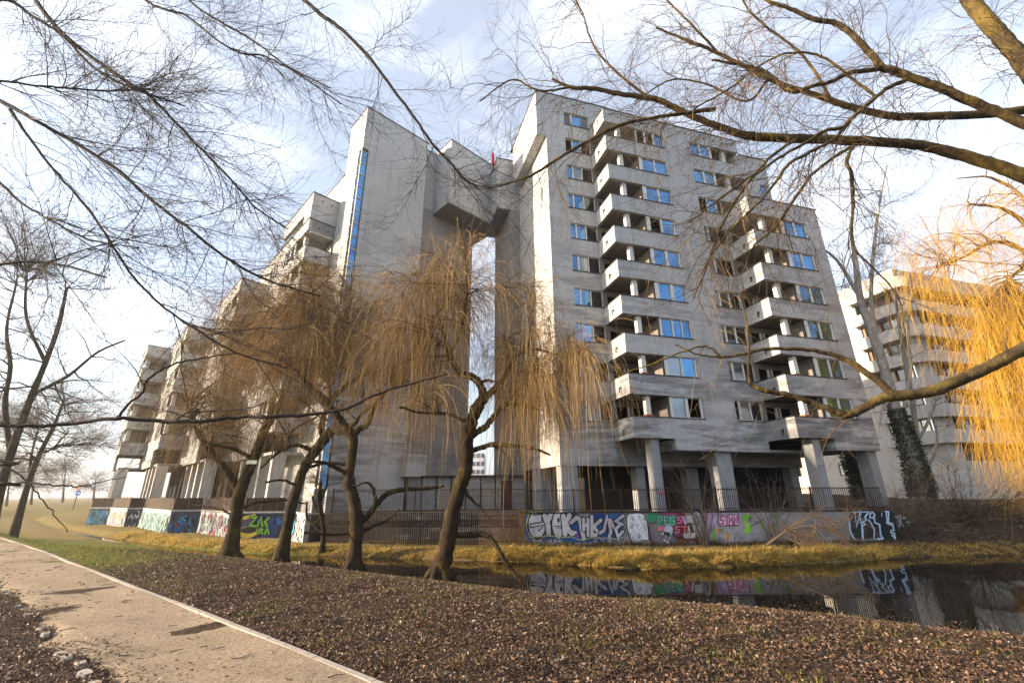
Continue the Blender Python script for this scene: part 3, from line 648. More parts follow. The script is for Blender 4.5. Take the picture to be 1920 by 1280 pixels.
# ------------------------------------------------------------------ retaining walls, graffiti, fences, low annexe
class Paint:
    """Flat paint shapes on a wall plane: origin o, unit axis e along the wall, z up, n towards the viewer. One mesh, several colours, layers 3 mm apart."""
    PAL = {}
    def __init__(s, o, e, n): s.o, s.e, s.n = np.array(o, float), np.array(e, float), np.array(n, float); s.mb = MB(); s.mats = []; s.lay = 0
    def col(s, c):
        if c not in Paint.PAL: Paint.PAL[c] = simple('spray_paint_%s' % ('%02x%02x%02x' % tuple(int(v * 255) for v in c)), c, 0.7, 0.3, 0, 0.38, 2.2)
        m = Paint.PAL[c]
        if m not in s.mats: s.mats.append(m)
        return s.mats.index(m)
    def P(s, q): return s.o + s.e * q[0] + np.array([0, 0, q[1]]) + s.n * (0.004 + 0.003 * s.lay)
    def poly(s, pts, c, up=True):
        if up: s.lay += 1
        i = s.col(c); k = len(pts)
        cx = sum(p[0] for p in pts) / k; cy = sum(p[1] for p in pts) / k
        for a in range(k): s.mb.face([s.P((cx, cy)), s.P(pts[a]), s.P(pts[(a + 1) % k])], i)
    def ell(s, cx, cy, rx, ry, c, n=18, w=0.06):
        s.poly([(cx + rx * (1 + random.uniform(-w, w)) * math.cos(t), cy + ry * (1 + random.uniform(-w, w)) * math.sin(t)) for t in np.linspace(0, 2 * math.pi, n + 1)[:-1]], c)
    def stroke(s, pts, w, c, up=True):
        """A ribbon with mitred joints and round ends: no two of its faces overlap."""
        if up: s.lay += 1
        i = s.col(c); p = np.array(pts, float)
        keep = [0] + [k for k in range(1, len(p)) if np.hypot(*(p[k] - p[k - 1])) > 1e-4]; p = p[keep]
        if len(p) < 2: return
        d = p[1:] - p[:-1]; d /= np.linalg.norm(d, axis=1)[:, None]; nn = np.stack([-d[:, 1], d[:, 0]], 1)
        L, R_ = [], []
        for k in range(len(p)):
            if k == 0: m = nn[0]
            elif k == len(p) - 1: m = nn[-1]
            else:
                m = nn[k - 1] + nn[k]; m = m / max(1e-3, float(np.dot(m, m))) * 2; ln = np.linalg.norm(m); m = m / ln * min(ln, 1.7)
            L.append(p[k] + m * w / 2); R_.append(p[k] - m * w / 2)
        for k in range(len(p) - 1): s.mb.face([s.P(L[k]), s.P(L[k + 1]), s.P(R_[k + 1]), s.P(R_[k])], i)
        for q, dd, m in ((p[0], -d[0], nn[0]), (p[-1], d[-1], nn[-1])):
            cap_ = [q + m * w / 2 * math.cos(t) + dd * w / 2 * math.sin(t) for t in np.linspace(0, math.pi, 6)]
            s.mb.face([s.P(v) for v in cap_], i)
    def letter(s, strokes, w, fill, line, lw):
        for st in strokes: s.stroke(st, w + 2 * lw, line, False)
        s.lay += 1
        for st in strokes: s.stroke(st, w, fill, False); s.lay += 0.25
        s.lay += 1
    def build(s, name, parent, label): return s.mb.build(name, s.mats, parent, label=label) if s.mb.f else None

WALL_Y, WALL_TOP = 25.3, -0.985
rw = thing('retaining_wall', (10, WALL_Y, -2.7), 'long grey concrete retaining wall above the canal covered in large graffiti lettering', 'wall')
q = MB(); x = 0.62; i = 0
while x < 20.1:
    x1 = min(20.2, x + 1.92); j = 0.012 * ((i * 7) % 3)
    q.hexa([(x, WALL_Y + j * .0, -3.3), (x1 - .015, WALL_Y, -3.3), (x1 - .015, WALL_Y + .32, -3.3), (x, WALL_Y + .32, -3.3), (x, WALL_Y, WALL_TOP - .06), (x1 - .015, WALL_Y, WALL_TOP - .06), (x1 - .015, WALL_Y + .32, WALL_TOP - .06), (x, WALL_Y + .32, WALL_TOP - .06)]); x = x1; i += 1
q.hexa([(.63, WALL_Y + .03, -3.2), (20.15, WALL_Y + .03, -3.2), (20.15, WALL_Y + .3, -3.2), (.63, WALL_Y + .3, -3.2), (.63, WALL_Y + .03, WALL_TOP - .07), (20.15, WALL_Y + .03, WALL_TOP - .07), (20.15, WALL_Y + .3, WALL_TOP - .07), (.63, WALL_Y + .3, WALL_TOP - .07)])
q.build('wall_panels', M['old_wall'], rw)
q = MB(); q.hexa([(.6, WALL_Y - .05, WALL_TOP - .055), (20.25, WALL_Y - .05, WALL_TOP - .055), (20.25, WALL_Y + .36, WALL_TOP - .055), (.6, WALL_Y + .36, WALL_TOP - .055), (.6, WALL_Y - .05, WALL_TOP), (20.25, WALL_Y - .05, WALL_TOP), (20.25, WALL_Y + .36, WALL_TOP), (.6, WALL_Y + .36, WALL_TOP)])
q.build('coping', M['iron'], rw)
WH, BK, BL, LG = (0.62, 0.62, 0.66), (0.015, 0.015, 0.02), (0.03, 0.10, 0.30), (0.50, 0.48, 0.53)
def mk(ox, oy, sc):
    def f(pts):
        r = []
        for cx, cy in pts:
            w = at_y(ox + cx / sc, oy + cy / sc, WALL_Y); r.append((w[0], min(w[2], WALL_TOP - .08)))
        return r
    return f
A = mk(970, 940, 6.857); B = mk(1200, 940, 4.8); Cc = mk(1300, 940, 3.84)
u = 1 / 6.857 * WALL_Y / 821 * 1.06            # one crop pixel of the first view in metres
O_, E_, N_ = (0, WALL_Y, 0), (1, 0, 0), (0, -1, 0)
g = Paint(O_, E_, N_)                           # big blue and grey piece
g.poly(A([(88, 250), (100, 170), (180, 140), (620, 140), (1000, 150), (1365, 140), (1365, 490), (1150, 515), (800, 520), (500, 505), (140, 500), (100, 400)]), BL)
g.poly(A([(640, 150), (760, 150), (720, 240), (640, 250)]), (0.03, 0.09, 0.12)); g.poly(A([(780, 148), (930, 148), (900, 200), (800, 190)]), (0.24, 0.23, 0.22), False); g.poly(A([(960, 150), (1150, 150), (1080, 235), (1000, 215)]), (0.02, 0.04, 0.22), False)
g.ell(*A([(250, 300)])[0], 118 * u, 160 * u, (0.45, 0.55, 0.22)); g.ell(*A([(252, 298)])[0], 112 * u, 152 * u, BK)
g.ell(*A([(252, 295)])[0], 96 * u, 134 * u, LG)
g.poly(A([(215, 170), (315, 158), (318, 262), (215, 262)]), LG)
g.stroke(A([(205, 172), (312, 158), (318, 262), (165, 285), (170, 332), (335, 300), (300, 350), (270, 375)]), 12 * u, BK)
def LT(st, w=52, lw=13, fill=LG): g.letter([A(k) for k in st], w * u, fill, BK, lw * u)
LT([[(350, 180), (395, 300), (400, 420)], [(385, 260), (420, 185), (452, 188)]])
g.ell(*A([(520, 300)])[0], 76 * u, 152 * u, BK); g.ell(*A([(520, 300)])[0], 62 * u, 137 * u, LG); g.ell(*A([(528, 235)])[0], 13 * u, 28 * u, BK)
g.stroke(A([(470, 318), (586, 312)]), 10 * u, BK); g.stroke(A([(505, 340), (585, 345)]), 8 * u, BK)
LT([[(590, 185), (606, 300), (612, 415)], [(628, 310), (668, 175)], [(630, 320), (690, 400), (740, 405)]])
FG = (0.42, 0.41, 0.46)
LT([[(690, 265), (760, 205), (800, 230), (850, 465)]], 44, 11, FG); LT([[(850, 225), (850, 360)], [(905, 225), (908, 430)], [(850, 305), (905, 300)]], 34, 10, FG)
LT([[(955, 190), (958, 430), (1010, 425)], [(975, 320), (1070, 235)], [(980, 325), (1040, 395)]], 36, 10, FG)
LT([[(1060, 400), (1110, 370), (1150, 190), (1200, 380), (1180, 440)], [(1190, 230), (1240, 340)]], 34, 10, FG)
LT([[(1355, 180), (1260, 250), (1345, 290)], [(1310, 300), (1260, 350), (1290, 450), (1350, 380)]], 32, 10, FG)
g.stroke(A([(160, 452), (420, 440), (600, 455), (700, 445), (770, 480), (850, 495), (930, 460), (1200, 465), (1290, 490), (1355, 450)]), 9 * u, (0.36, 0.40, 0.20))
for k, c in enumerate([(1000, 505), (1090, 485), (1180, 500), (760, 430)]): g.ell(*A([c])[0], 26 * u, 22 * u, (0.20, 0.22, 0.30) if k < 3 else (0.12, 0.08, 0.24))
tw = (0.40, 0.42, 0.47)
for st in ([(195, 495), (215, 480), (228, 497), (195, 540), (240, 538)], [(262, 490), (250, 520), (268, 542), (285, 520), (275, 490), (262, 490)], [(300, 490), (330, 545)], [(390, 545), (400, 500), (430, 490), (445, 545)], [(400, 525), (440, 522)], [(470, 540), (475, 480), (510, 500), (478, 515)], [(530, 540), (535, 480)], [(572, 480), (540, 512), (575, 540)]): g.stroke(A(st), 11 * u, tw)
g.build('graffiti', rw, 'big pale bubble letters outlined in black on blue paint')
g = Paint(O_, E_, N_)                           # white blob with black scribble
g.poly(A([(1400, 190), (1430, 150), (1540, 140), (1620, 150), (1665, 210), (1680, 330), (1695, 500), (1600, 498), (1590, 540), (1540, 560), (1480, 530), (1430, 440), (1405, 330)]), BK)
g.poly(A([(1410, 195), (1438, 158), (1540, 149), (1612, 158), (1655, 214), (1672, 330), (1686, 490), (1592, 488), (1580, 532), (1540, 549), (1488, 522), (1440, 436), (1416, 330)]), (0.62, 0.66, 0.74))
rr = random.Random(5)
for k in range(46):
    x0 = rr.uniform(1440, 1650); y0 = rr.uniform(170, 500); a = rr.uniform(1.1, 2.0); L = rr.uniform(25, 80)
    if y0 > 440 and x0 > 1580: continue
    pts = [(x0 + L * t * math.cos(a) + 8 * math.sin(3 * t + k), y0 + L * t * math.sin(a) * .8) for t in (0, .33, .66, 1)]
    g.stroke(A([(min(1660, max(1430, p[0])), min(500, p[1])) for p in pts]), rr.uniform(3, 6) * u, (0.10, 0.11, 0.14))
g.build('graffiti', rw, 'white rounded figure scribbled over with thin black lines')
g = Paint(O_, E_, N_); ub = u * 6.857 / 4.8     # green, pink and red piece with the ringed grey figure
g.poly(B([(64, 98), (600, 98), (600, 400), (90, 405)]), (0.16, 0.035, 0.06))
g.poly(B([(64, 98), (160, 98), (150, 180), (70, 190)]), (0.03, 0.24, 0.12)); g.poly(B([(75, 195), (330, 210), (330, 380), (110, 390)]), (0.14, 0.13, 0.15), False)
g.poly(B([(180, 98), (330, 98), (330, 130), (180, 130)]), (0.30, 0.05, 0.14), False); g.poly(B([(400, 98), (600, 98), (600, 330), (420, 340)]), (0.36, 0.20, 0.14), False)
g.poly(B([(140, 120), (322, 120), (326, 212), (150, 215)]), (0.025, 0.22, 0.15)); g.poly(B([(200, 120), (300, 118), (300, 128), (200, 130)]), (0.03, 0.08, 0.22))
for st in ([(165, 205), (168, 135), (195, 135), (195, 170), (170, 172)], [(250, 135), (218, 135), (220, 205), (252, 203)], [(220, 170), (245, 168)], [(305, 138), (272, 138), (270, 203), (306, 203), (306, 172), (290, 172)]): g.stroke(B(st), 4 * ub, (0.42, 0.50, 0.46))
def LB(st, w, fill, lw=4, line=BK): g.letter([B(k) for k in st], w * ub, fill, line, lw * ub)
LB([[(372, 138), (340, 138), (340, 162), (370, 165), (368, 192), (336, 192)]], 14, (0.50, 0.10, 0.20)); LB([[(385, 140), (408, 195)]], 22, (0.50, 0.33, 0.55))
g.poly(B([(158, 216), (214, 216), (212, 262), (160, 262)]), (0.52, 0.14, 0.20)); g.ell(*B([(255, 255)])[0], 34 * ub, 40 * ub, (0.36, 0.40, 0.50)); g.ell(*B([(240, 290)])[0], 20 * ub, 16 * ub, BK)
LB([[(355, 222), (320, 222), (318, 245), (350, 250), (346, 275), (312, 275)]], 13, (0.55, 0.10, 0.16)); LB([[(370, 222), (420, 222)], [(395, 222), (398, 275)]], 15, (0.55, 0.10, 0.16)); LB([[(432, 212), (440, 270)]], 13, LG)
g.stroke(B([(300, 250), (290, 290), (330, 320), (400, 325), (450, 300), (470, 260), (440, 210), (330, 208)]), 7 * ub, BK)
g.ell(*B([(520, 205)])[0], 58 * ub, 108 * ub, BK); g.ell(*B([(518, 205)])[0], 48 * ub, 96 * ub, (0.38, 0.37, 0.38))
for st in ([(480, 130), (520, 150), (530, 200), (500, 220)], [(540, 110), (560, 180), (552, 260)], [(490, 250), (520, 290)]): g.stroke(B(st), 5 * ub, BK)
g.poly(B([(400, 120), (480, 112), (520, 160), (500, 200), (420, 190)]), (0.46, 0.46, 0.52)); g.stroke(B([(400, 120), (480, 112), (520, 160), (500, 200), (420, 190)]), 5 * ub, BK)
g.poly(B([(385, 285), (490, 280), (490, 320), (390, 325)]), (0.5, 0.48, 0.5))
for st in ([(398, 315), (400, 292), (412, 292), (412, 315)], [(428, 292), (428, 315)], [(445, 315), (447, 292), (462, 300)]): g.stroke(B(st), 4 * ub, BK)
g.stroke(B([(68, 215), (90, 330), (130, 390)]), 9 * ub, BK)
for k in range(14):
    x0 = rr.uniform(200, 330); y0 = rr.uniform(260, 385); g.stroke(B([(x0, y0), (x0 + rr.uniform(-15, 15), y0 + rr.uniform(5, 22)), (x0 + rr.uniform(-20, 20), y0 + rr.uniform(5, 30))]), 5 * ub, [(0.55, 0.57, 0.62), BK, (0.2, 0.25, 0.4)][k % 3])
g.poly(B([(390, 360), (480, 350), (500, 395), (400, 400)]), (0.26, 0.18, 0.36)); g.poly(B([(520, 330), (600, 320), (600, 400), (540, 395)]), (0.34, 0.17, 0.05))
g.build('graffiti', rw, 'green, pink and red lettering beside a grey figure ringed in black')
g = Paint(O_, E_, N_)                           # lilac, pink tag and lime green
g.poly(B([(602, 98), (1170, 98), (1120, 370), (900, 350), (840, 385), (650, 400), (606, 300)]), (0.33, 0.32, 0.34))
g.poly(B([(602, 98), (690, 98), (690, 225), (610, 235)]), (0.42, 0.29, 0.50)); g.poly(B([(700, 98), (1000, 98), (980, 112), (710, 112)]), (0.45, 0.34, 0.48), False)
g.poly(B([(650, 260), (680, 235), (675, 330), (700, 400), (655, 400)]), (0.16, 0.42, 0.03))
for pts, c in (([(690, 225), (720, 250), (715, 300), (700, 290)], (0.55, 0.20, 0.04)), ([(770, 265), (800, 280), (812, 340), (795, 385), (785, 320)], (0.60, 0.20, 0.03)), ([(690, 370), (715, 360), (700, 402)], (0.55, 0.2, 0.04)), ([(925, 118), (990, 112), (1000, 130), (960, 160), (1010, 230), (985, 270), (930, 295), (950, 220)], (0.20, 0.55, 0.02)), ([(1078, 175), (1095, 170), (1112, 240), (1090, 248)], (0.2, 0.5, 0.03)), ([(1190, 105), (1230, 110), (1225, 150), (1195, 150)], (0.13, 0.3, 0.03)), ([(1180, 190), (1215, 185), (1220, 260), (1190, 255)], (0.12, 0.26, 0.03)), ([(720, 240), (740, 245), (735, 290)], (0.2, 0.36, 0.05))): g.poly(B(pts), c)
g.poly(B([(695, 118), (885, 112), (890, 215), (705, 220)]), (0.06, 0.015, 0.05)); g.poly(B([(703, 124), (878, 119), (882, 207), (712, 212)]), (0.62, 0.55, 0.62))
pk = (0.42, 0.07, 0.24)
for st in ([(748, 134), (718, 136), (720, 165), (748, 168), (746, 198), (718, 200)], [(760, 134), (792, 132)], [(776, 134), (780, 202)], [(800, 202), (800, 132), (815, 170), (830, 132), (832, 202)], [(846, 202), (846, 132), (870, 200), (870, 130)]): g.stroke(B(st), 13 * ub, pk)
for k in range(26):
    x0 = rr.uniform(700, 1100); y0 = rr.uniform(235, 350) if x0 < 900 else rr.uniform(130, 340)
    g.stroke(B([(x0, y0), (x0 + rr.uniform(-10, 10), y0 + rr.uniform(15, 60))]), rr.uniform(3, 7) * ub, [(0.5, 0.5, 0.56), (0.2, 0.2, 0.22), (0.42, 0.36, 0.46)][k % 3])
g.stroke(B([(985, 225), (1045, 185), (1105, 150)]), 5 * ub, BK); g.stroke(B([(1020, 170), (1050, 200)]), 5 * ub, BK)
g.build('graffiti', rw, 'small pink letters in a white box among lilac and lime green paint')
g = Paint(O_, E_, N_); uc = u * 6.857 / 3.84    # white outline letters on black
g.poly(Cc([(1110, 130), (1135, 62), (1420, 62), (1450, 90), (1475, 270), (1440, 285), (1340, 292), (1200, 298), (1140, 270)]), (0.012, 0.016, 0.02))
bw_ = (0.42, 0.56, 0.78)
for st, w in (([(1122, 140), (1130, 215), (1160, 272), (1205, 288)], 11), ([(1143, 74), (1162, 78), (1175, 182), (1190, 120), (1205, 85)], 8), ([(1150, 76), (1262, 70)], 9), ([(1192, 80), (1222, 215)], 8), ([(1262, 72), (1232, 112), (1245, 128), (1215, 150), (1238, 160), (1212, 180)], 9), ([(1212, 180), (1220, 290)], 10), ([(1268, 92), (1285, 74), (1304, 92), (1292, 118), (1270, 112), (1268, 92)], 9), ([(1300, 112), (1304, 150), (1338, 165), (1345, 240), (1362, 262)], 10), ([(1262, 130), (1300, 200), (1298, 262)], 9), ([(1205, 288), (1290, 274), (1362, 264)], 14), ([(1378, 70), (1402, 72), (1400, 150), (1430, 158), (1440, 205)], 9), ([(1384, 78), (1392, 150)], 8), ([(1385, 152), (1425, 170)], 8), ([(1440, 205), (1418, 205), (1418, 222), (1442, 226), (1448, 268)], 8), ([(1425, 240), (1448, 262)], 10), ([(1350, 80), (1352, 105)], 5)): g.stroke(Cc(st), w * uc, bw_)
for k in range(9):
    x0 = 1440 + rr.uniform(0, 90); y0 = 85 + rr.uniform(0, 90)
    g.stroke(Cc([(x0, y0), (x0 + rr.uniform(5, 25), y0 + rr.uniform(-10, 10)), (x0 + rr.uniform(0, 25), y0 + rr.uniform(5, 35))]), 6 * uc, (0.33, 0.36, 0.40))
g.build('graffiti', rw, 'tall white outlined letters on a black painted patch')

# left-hand walls: dark returns and sunlit panels in a sawtooth
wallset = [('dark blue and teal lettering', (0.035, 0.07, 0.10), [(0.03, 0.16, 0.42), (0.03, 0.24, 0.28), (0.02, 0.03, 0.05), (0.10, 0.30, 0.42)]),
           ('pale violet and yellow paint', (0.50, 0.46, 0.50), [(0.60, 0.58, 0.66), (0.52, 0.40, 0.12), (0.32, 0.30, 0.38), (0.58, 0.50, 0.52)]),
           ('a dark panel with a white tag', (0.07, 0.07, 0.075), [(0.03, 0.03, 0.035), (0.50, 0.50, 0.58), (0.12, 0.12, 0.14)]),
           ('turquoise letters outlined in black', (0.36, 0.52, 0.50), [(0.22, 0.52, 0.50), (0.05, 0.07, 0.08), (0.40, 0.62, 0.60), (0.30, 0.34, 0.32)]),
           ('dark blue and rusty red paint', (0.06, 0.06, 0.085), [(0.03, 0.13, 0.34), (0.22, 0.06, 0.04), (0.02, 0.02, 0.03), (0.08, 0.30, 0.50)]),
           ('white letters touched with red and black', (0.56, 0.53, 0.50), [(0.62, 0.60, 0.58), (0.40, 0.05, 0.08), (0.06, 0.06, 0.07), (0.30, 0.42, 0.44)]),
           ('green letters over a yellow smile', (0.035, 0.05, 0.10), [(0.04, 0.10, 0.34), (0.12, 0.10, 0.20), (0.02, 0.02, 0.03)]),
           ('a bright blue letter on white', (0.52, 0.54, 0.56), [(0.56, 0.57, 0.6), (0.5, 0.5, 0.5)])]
WL_TOP = -1.03
for i in range(len(WALL_L) - 1):
    (x0, y0), (x1, y1) = WALL_L[i], WALL_L[i + 1]
    e = np.array([x1 - x0, y1 - y0, 0.0]); L = float(np.linalg.norm(e)); e /= L; nrm = np.array([e[1], -e[0], 0.0])
    desc, base, pal = wallset[i]
    w = thing('graffiti_wall', ((x0 + x1) / 2, (y0 + y1) / 2, -3), 'section of low canal wall with %s' % desc, 'wall', 'sawtooth canal wall sections')
    q = MB(); o = np.array([x0, y0, 0.0]); hb = lambda a, d, z: o + e * a - nrm * d + np.array([0, 0, z])
    q.hexa([hb(0.002, 0, -3.4), hb(L - .002, 0, -3.4), hb(L - .002, .3, -3.4), hb(.002, .3, -3.4), hb(.002, 0, WL_TOP - .07), hb(L - .002, 0, WL_TOP - .07), hb(L - .002, .3, WL_TOP - .07), hb(.002, .3, WL_TOP - .07)])
    q.build('wall_panel', M['old_wall'], w)
    q = MB(); q.hexa([hb(-.04, -.05, WL_TOP - .065), hb(L - .06, -.05, WL_TOP - .065), hb(L - .06, .34, WL_TOP - .065), hb(-.04, .34, WL_TOP - .065), hb(-.04, -.05, WL_TOP + .002 * i), hb(L - .06, -.05, WL_TOP + .002 * i), hb(L - .06, .34, WL_TOP + .002 * i), hb(-.04, .34, WL_TOP + .002 * i)])
    q.build('coping', M['concrete_clean'], w)
    g = Paint(o, e, nrm); r2 = random.Random(40 + i); zt, zb = WL_TOP - .1, -2.85
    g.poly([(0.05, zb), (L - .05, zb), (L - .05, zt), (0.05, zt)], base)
    x = 0.1
    while x < L - .5:                                             # colour fields, then letter-like strokes
        ww = r2.uniform(.5, 1.1); c = pal[r2.randrange(len(pal))]; y = r2.uniform(zb + .5, zt - .4)
        g.ell(min(L - .6, x + ww / 2), y, min(.5, ww * .6), r2.uniform(.25, .42), c, 12, .25); x += ww * .62
    for row in range(3):
      x = 0.25 + .1 * row
      while x < L - .35:
        c = pal[r2.randrange(len(pal))]; y1_ = zt - .1 - row * .55 - r2.uniform(0, .25); y2_ = y1_ - r2.uniform(.35, .75); k = r2.random()
        d = r2.uniform(.12, .26)
        st = [[(x, y1_), (x + .05, y2_)], [(x, y1_), (x + d, (y1_ + y2_) / 2), (x, y2_)], [(x + d, y1_), (x, y1_ - .2), (x + d, y2_ + .3), (x, y2_)], [(x, y2_), (x + d / 2, y1_), (x + d, y2_)]][int(k * 4)]
        g.stroke(st, .13, (.02, .02, .025)); g.stroke(st, .08, c if c != base else pal[0]); g.lay -= 1.6; x += r2.uniform(.16, .30)
    if 'smile' in desc:
        ga = (0.16, 0.36, 0.05); yl = (0.48, 0.38, 0.05)
        g.ell(L * .22, -2.25, .62, .36, yl); g.ell(L * .22, -2.13, .5, .2, (.02, .02, .02)); g.stroke([(L * .07, -1.4), (L * .3, -1.25)], .2, yl)
        for st in ([(.75, -1.35), (1.2, -1.35), (.8, -1.85), (1.3, -1.9)], [(1.4, -1.9), (1.6, -1.35), (1.8, -1.9)], [(2.2, -1.4), (1.95, -1.65), (2.2, -1.9)], [(1.6, -2.35), (1.65, -2.05), (1.9, -2.1), (1.7, -2.2), (1.95, -2.35)], [(2.1, -2.35), (2.25, -2.05), (2.4, -2.35)]): g.stroke([(a * L / 3.4, b) for a, b in st], .22, (.02, .04, .02)); g.stroke([(a * L / 3.4, b) for a, b in st], .13, ga)
    if 'bright blue' in desc:
        st = [(L * .30, -1.35), (L * .28, -2.0), (L * .42, -2.35), (L * .56, -2.0), (L * .55, -1.3)]
        g.stroke(st, .62, (.02, .02, .03)); g.stroke(st, .46, (.03, .36, .60)); g.stroke(st, .12, (.02, .02, .03))
    if 'white tag' in desc:
        g.stroke([(L * .2, -1.9), (L * .35, -1.6), (L * .45, -1.95), (L * .6, -1.6), (L * .7, -1.9), (L * .85, -1.7)], .1, (.55, .56, .64))
    g.build('graffiti', w, desc)

def box(mb, x0, x1, y0, y1, z0, z1, mi=0): mb.hexa([(x0, y0, z0), (x1, y0, z0), (x1, y1, z0), (x0, y1, z0), (x0, y0, z1), (x1, y0, z1), (x1, y1, z1), (x0, y1, z1)], mi)
def bar_fence(name, p0, p1, z0, z1, label, step=.115, post=2.6, w=.022, mat='iron', mat2=None, rails=(.1, .92), bow=0.0, split=None):
    p0, p1 = np.array(p0, float), np.array(p1, float); L = float(np.linalg.norm(p1 - p0)); e = (p1 - p0) / L; n = np.array([-e[1], e[0]])
    t = thing(name, (*((p0 + p1) / 2), z0), label, 'fence')
    def bx(mb, a0, a1, d0, d1, y0, y1):
        c = [(*(p0 + e * a + n * d), z) for z in (y0, y1) for a, d in ((a0, d0), (a1, d0), (a1, d1), (a0, d1))]; mb.hexa(c)
    bars, bars2, rl = MB(), MB(), MB(); a = step / 2; r_ = random.Random(3)
    while a < L:
        j = r_.uniform(-.012, .012); mb = bars2 if (split and a > split) else bars
        bx(mb, a + j - w / 2, a + j + w / 2, -w / 2, w / 2, z0, z1 + r_.uniform(-.01, .01)); a += step
    for r in rails: bx(rl, 0, L, -.032, -.012, z0 + (z1 - z0) * r - .02, z0 + (z1 - z0) * r + .02)
    bars.build('bars', M[mat], t)
    if bars2.f: bars2.build('bars', M[mat2], t, label='sunlit pale rusty bars')
    rl.build('rail', M[mat], t); a = 0.0
    while a <= L + .01:
        pm = MB(); bx(pm, a - .035, a + .035, -.03, .045, z0, z1 + .03); pm.build('post', M[mat], t); a += post
    return t
bar_fence('wall_railing', (0.7, 25.42), (20.1, 25.42), WALL_TOP, .22, 'dark iron bar railing standing on top of the long graffiti wall', .105)
bar_fence('courtyard_railing', (-11.4, 29.38), (0.85, 29.38), TERR_Z, .36, 'thin dark bar railing on the upper terrace edge between the two wings', .12)
bar_fence('palisade_fence', (-10.9, 27.55), (.55, 25.6), -2.62, -.99, 'rusty palisade fence closing the sunken yard between the graffiti walls', .125, 2.9, .055, 'iron', 'rust', (.12, .55, .9), split=9.1)
# solid dark sheet fences over the sawtooth walls
for i in (0, 1, 2, 3, 4, 5, 6):
    (x0, y0), (x1, y1) = WALL_L[i], WALL_L[i + 1]
    e = np.array([x1 - x0, y1 - y0]); L = float(np.linalg.norm(e)); e /= L; n = np.array([-e[1], e[0]])
    where = ['at the far end of the canal wall', 'over the violet and yellow panel', 'over the dark panel with a white tag', 'over the turquoise letters', 'over the blue and rusty red panel', 'over the white letters', 'over the green letters'][i]
    t = thing('sheet_fence', (x0, y0, WL_TOP), 'brown sheet metal fence %s' % where, 'fence', 'sheet fences on the canal wall')
    a = 0.05
    while a < L - .1:
        pw = min(1.05, L - a - .05); pm = MB(); o = np.array([x0, y0])
        c = [(*(o + e * s_ + n * d_), z_) for z_ in (WL_TOP + .04, WL_TOP + .88) for s_, d_ in ((a, .1), (a + pw - .05, .1), (a + pw - .05, .13), (a, .13))]; pm.hexa(c); pm.build('sheet', M['iron'], t)
        pm = MB(); c = [(*(o + e * s_ + n * d_), z_) for z_ in (WL_TOP, WL_TOP + .95) for s_, d_ in ((a - .045, .09), (a - .003, .09), (a - .003, .15), (a - .045, .15))]; pm.hexa(c); pm.build('post', M['rust'], t)
        a += pw
# yard behind the palisade
yk = thing('low_curb', (-5, 26.4, -2.8), 'low pale concrete curb at the foot of the palisade fence', 'curb')
q = MB(); q.hexa([(-12.0, 27.35, -3.1), (.6, 25.2, -3.1), (.6, 25.65, -3.1), (-12.0, 27.8, -3.1), (-12.0, 27.35, -2.66), (.6, 25.2, -2.66), (.6, 25.65, -2.66), (-12.0, 27.8, -2.66)]); q.build('curb', M['concrete_clean'], yk)
yw = thing('yard_wall', (-5, 29.2, -2.8), 'very dark brown retaining wall with two ledges behind the palisade fence', 'wall')
q = MB(); box(q, -12.0, .95, 29.0, 29.29, -3.2, -1.15); box(q, -11.5, .9, 28.4, 28.98, -3.0, -1.95); box(q, -11.5, .9, 28.7, 29.05, -1.5, -1.3); q.build('wall', concrete('dark_brown_yard_concrete', (0.035, 0.028, 0.022), (0.015, 0.012, 0.01)), yw)  # near-black brown base colour
pil = thing('wall_pier', (.6, 25.4, -2.8), 'rust stained end pier between the palisade and the graffiti wall', 'pier')
q = MB(); box(q, .28, .60, 25.2, 25.7, -3.1, -.9); box(q, .24, .64, 25.15, 25.75, -.898, -.84); q.build('pier', M['rust'], pil)
an = thing('annexe', (-4, 35.3, TERR_Z), 'low annexe of grey upright panels and whitewashed brick between the two wings', 'building')
q, q2, q3 = MB(), MB(), MB(); xs_ = np.linspace(-8.1, .9, 9)
for i in range(8):
    a, b = xs_[i], xs_[i + 1]; z1 = 1.2
    if i in (2, 3, 5):
        box(q3, a + .03, b - .03, 35.28, 35.5, TERR_Z, z1 - .4)
        for r in range(8): box(q3, a + .05, b - .05, 35.268, 35.279, TERR_Z + .03 + r * .235, TERR_Z + .225 + r * .235, 1)
        box(q, a + .02, b - .02, 35.25, 35.5, z1 - .395, z1)
    else: box(q, a + .02, b - .02, 35.24 + .02 * (i % 2), 35.5, TERR_Z, z1)
    box(q2, a - .05, a + .02, 35.2, 35.45, TERR_Z, z1)
box(q2, -8.25, 1.0, 35.0, 35.6, 1.202, 1.34)
q.build('panel', concrete('grey_annexe_panel', (0.24, 0.235, 0.235), (0.13, 0.12, 0.115), True), an); q2.build('rusty_trim', M['iron'], an); q3.build('brick_infill', [M['old_wall'], M['kerb']], an)
q = MB(); box(q, -.9, -.1, 35.2, 35.24, TERR_Z, .9); q.build('door', simple('dark_red_door', (0.08, 0.025, 0.02), 0.7, 0.3, 0, 0.3), an)
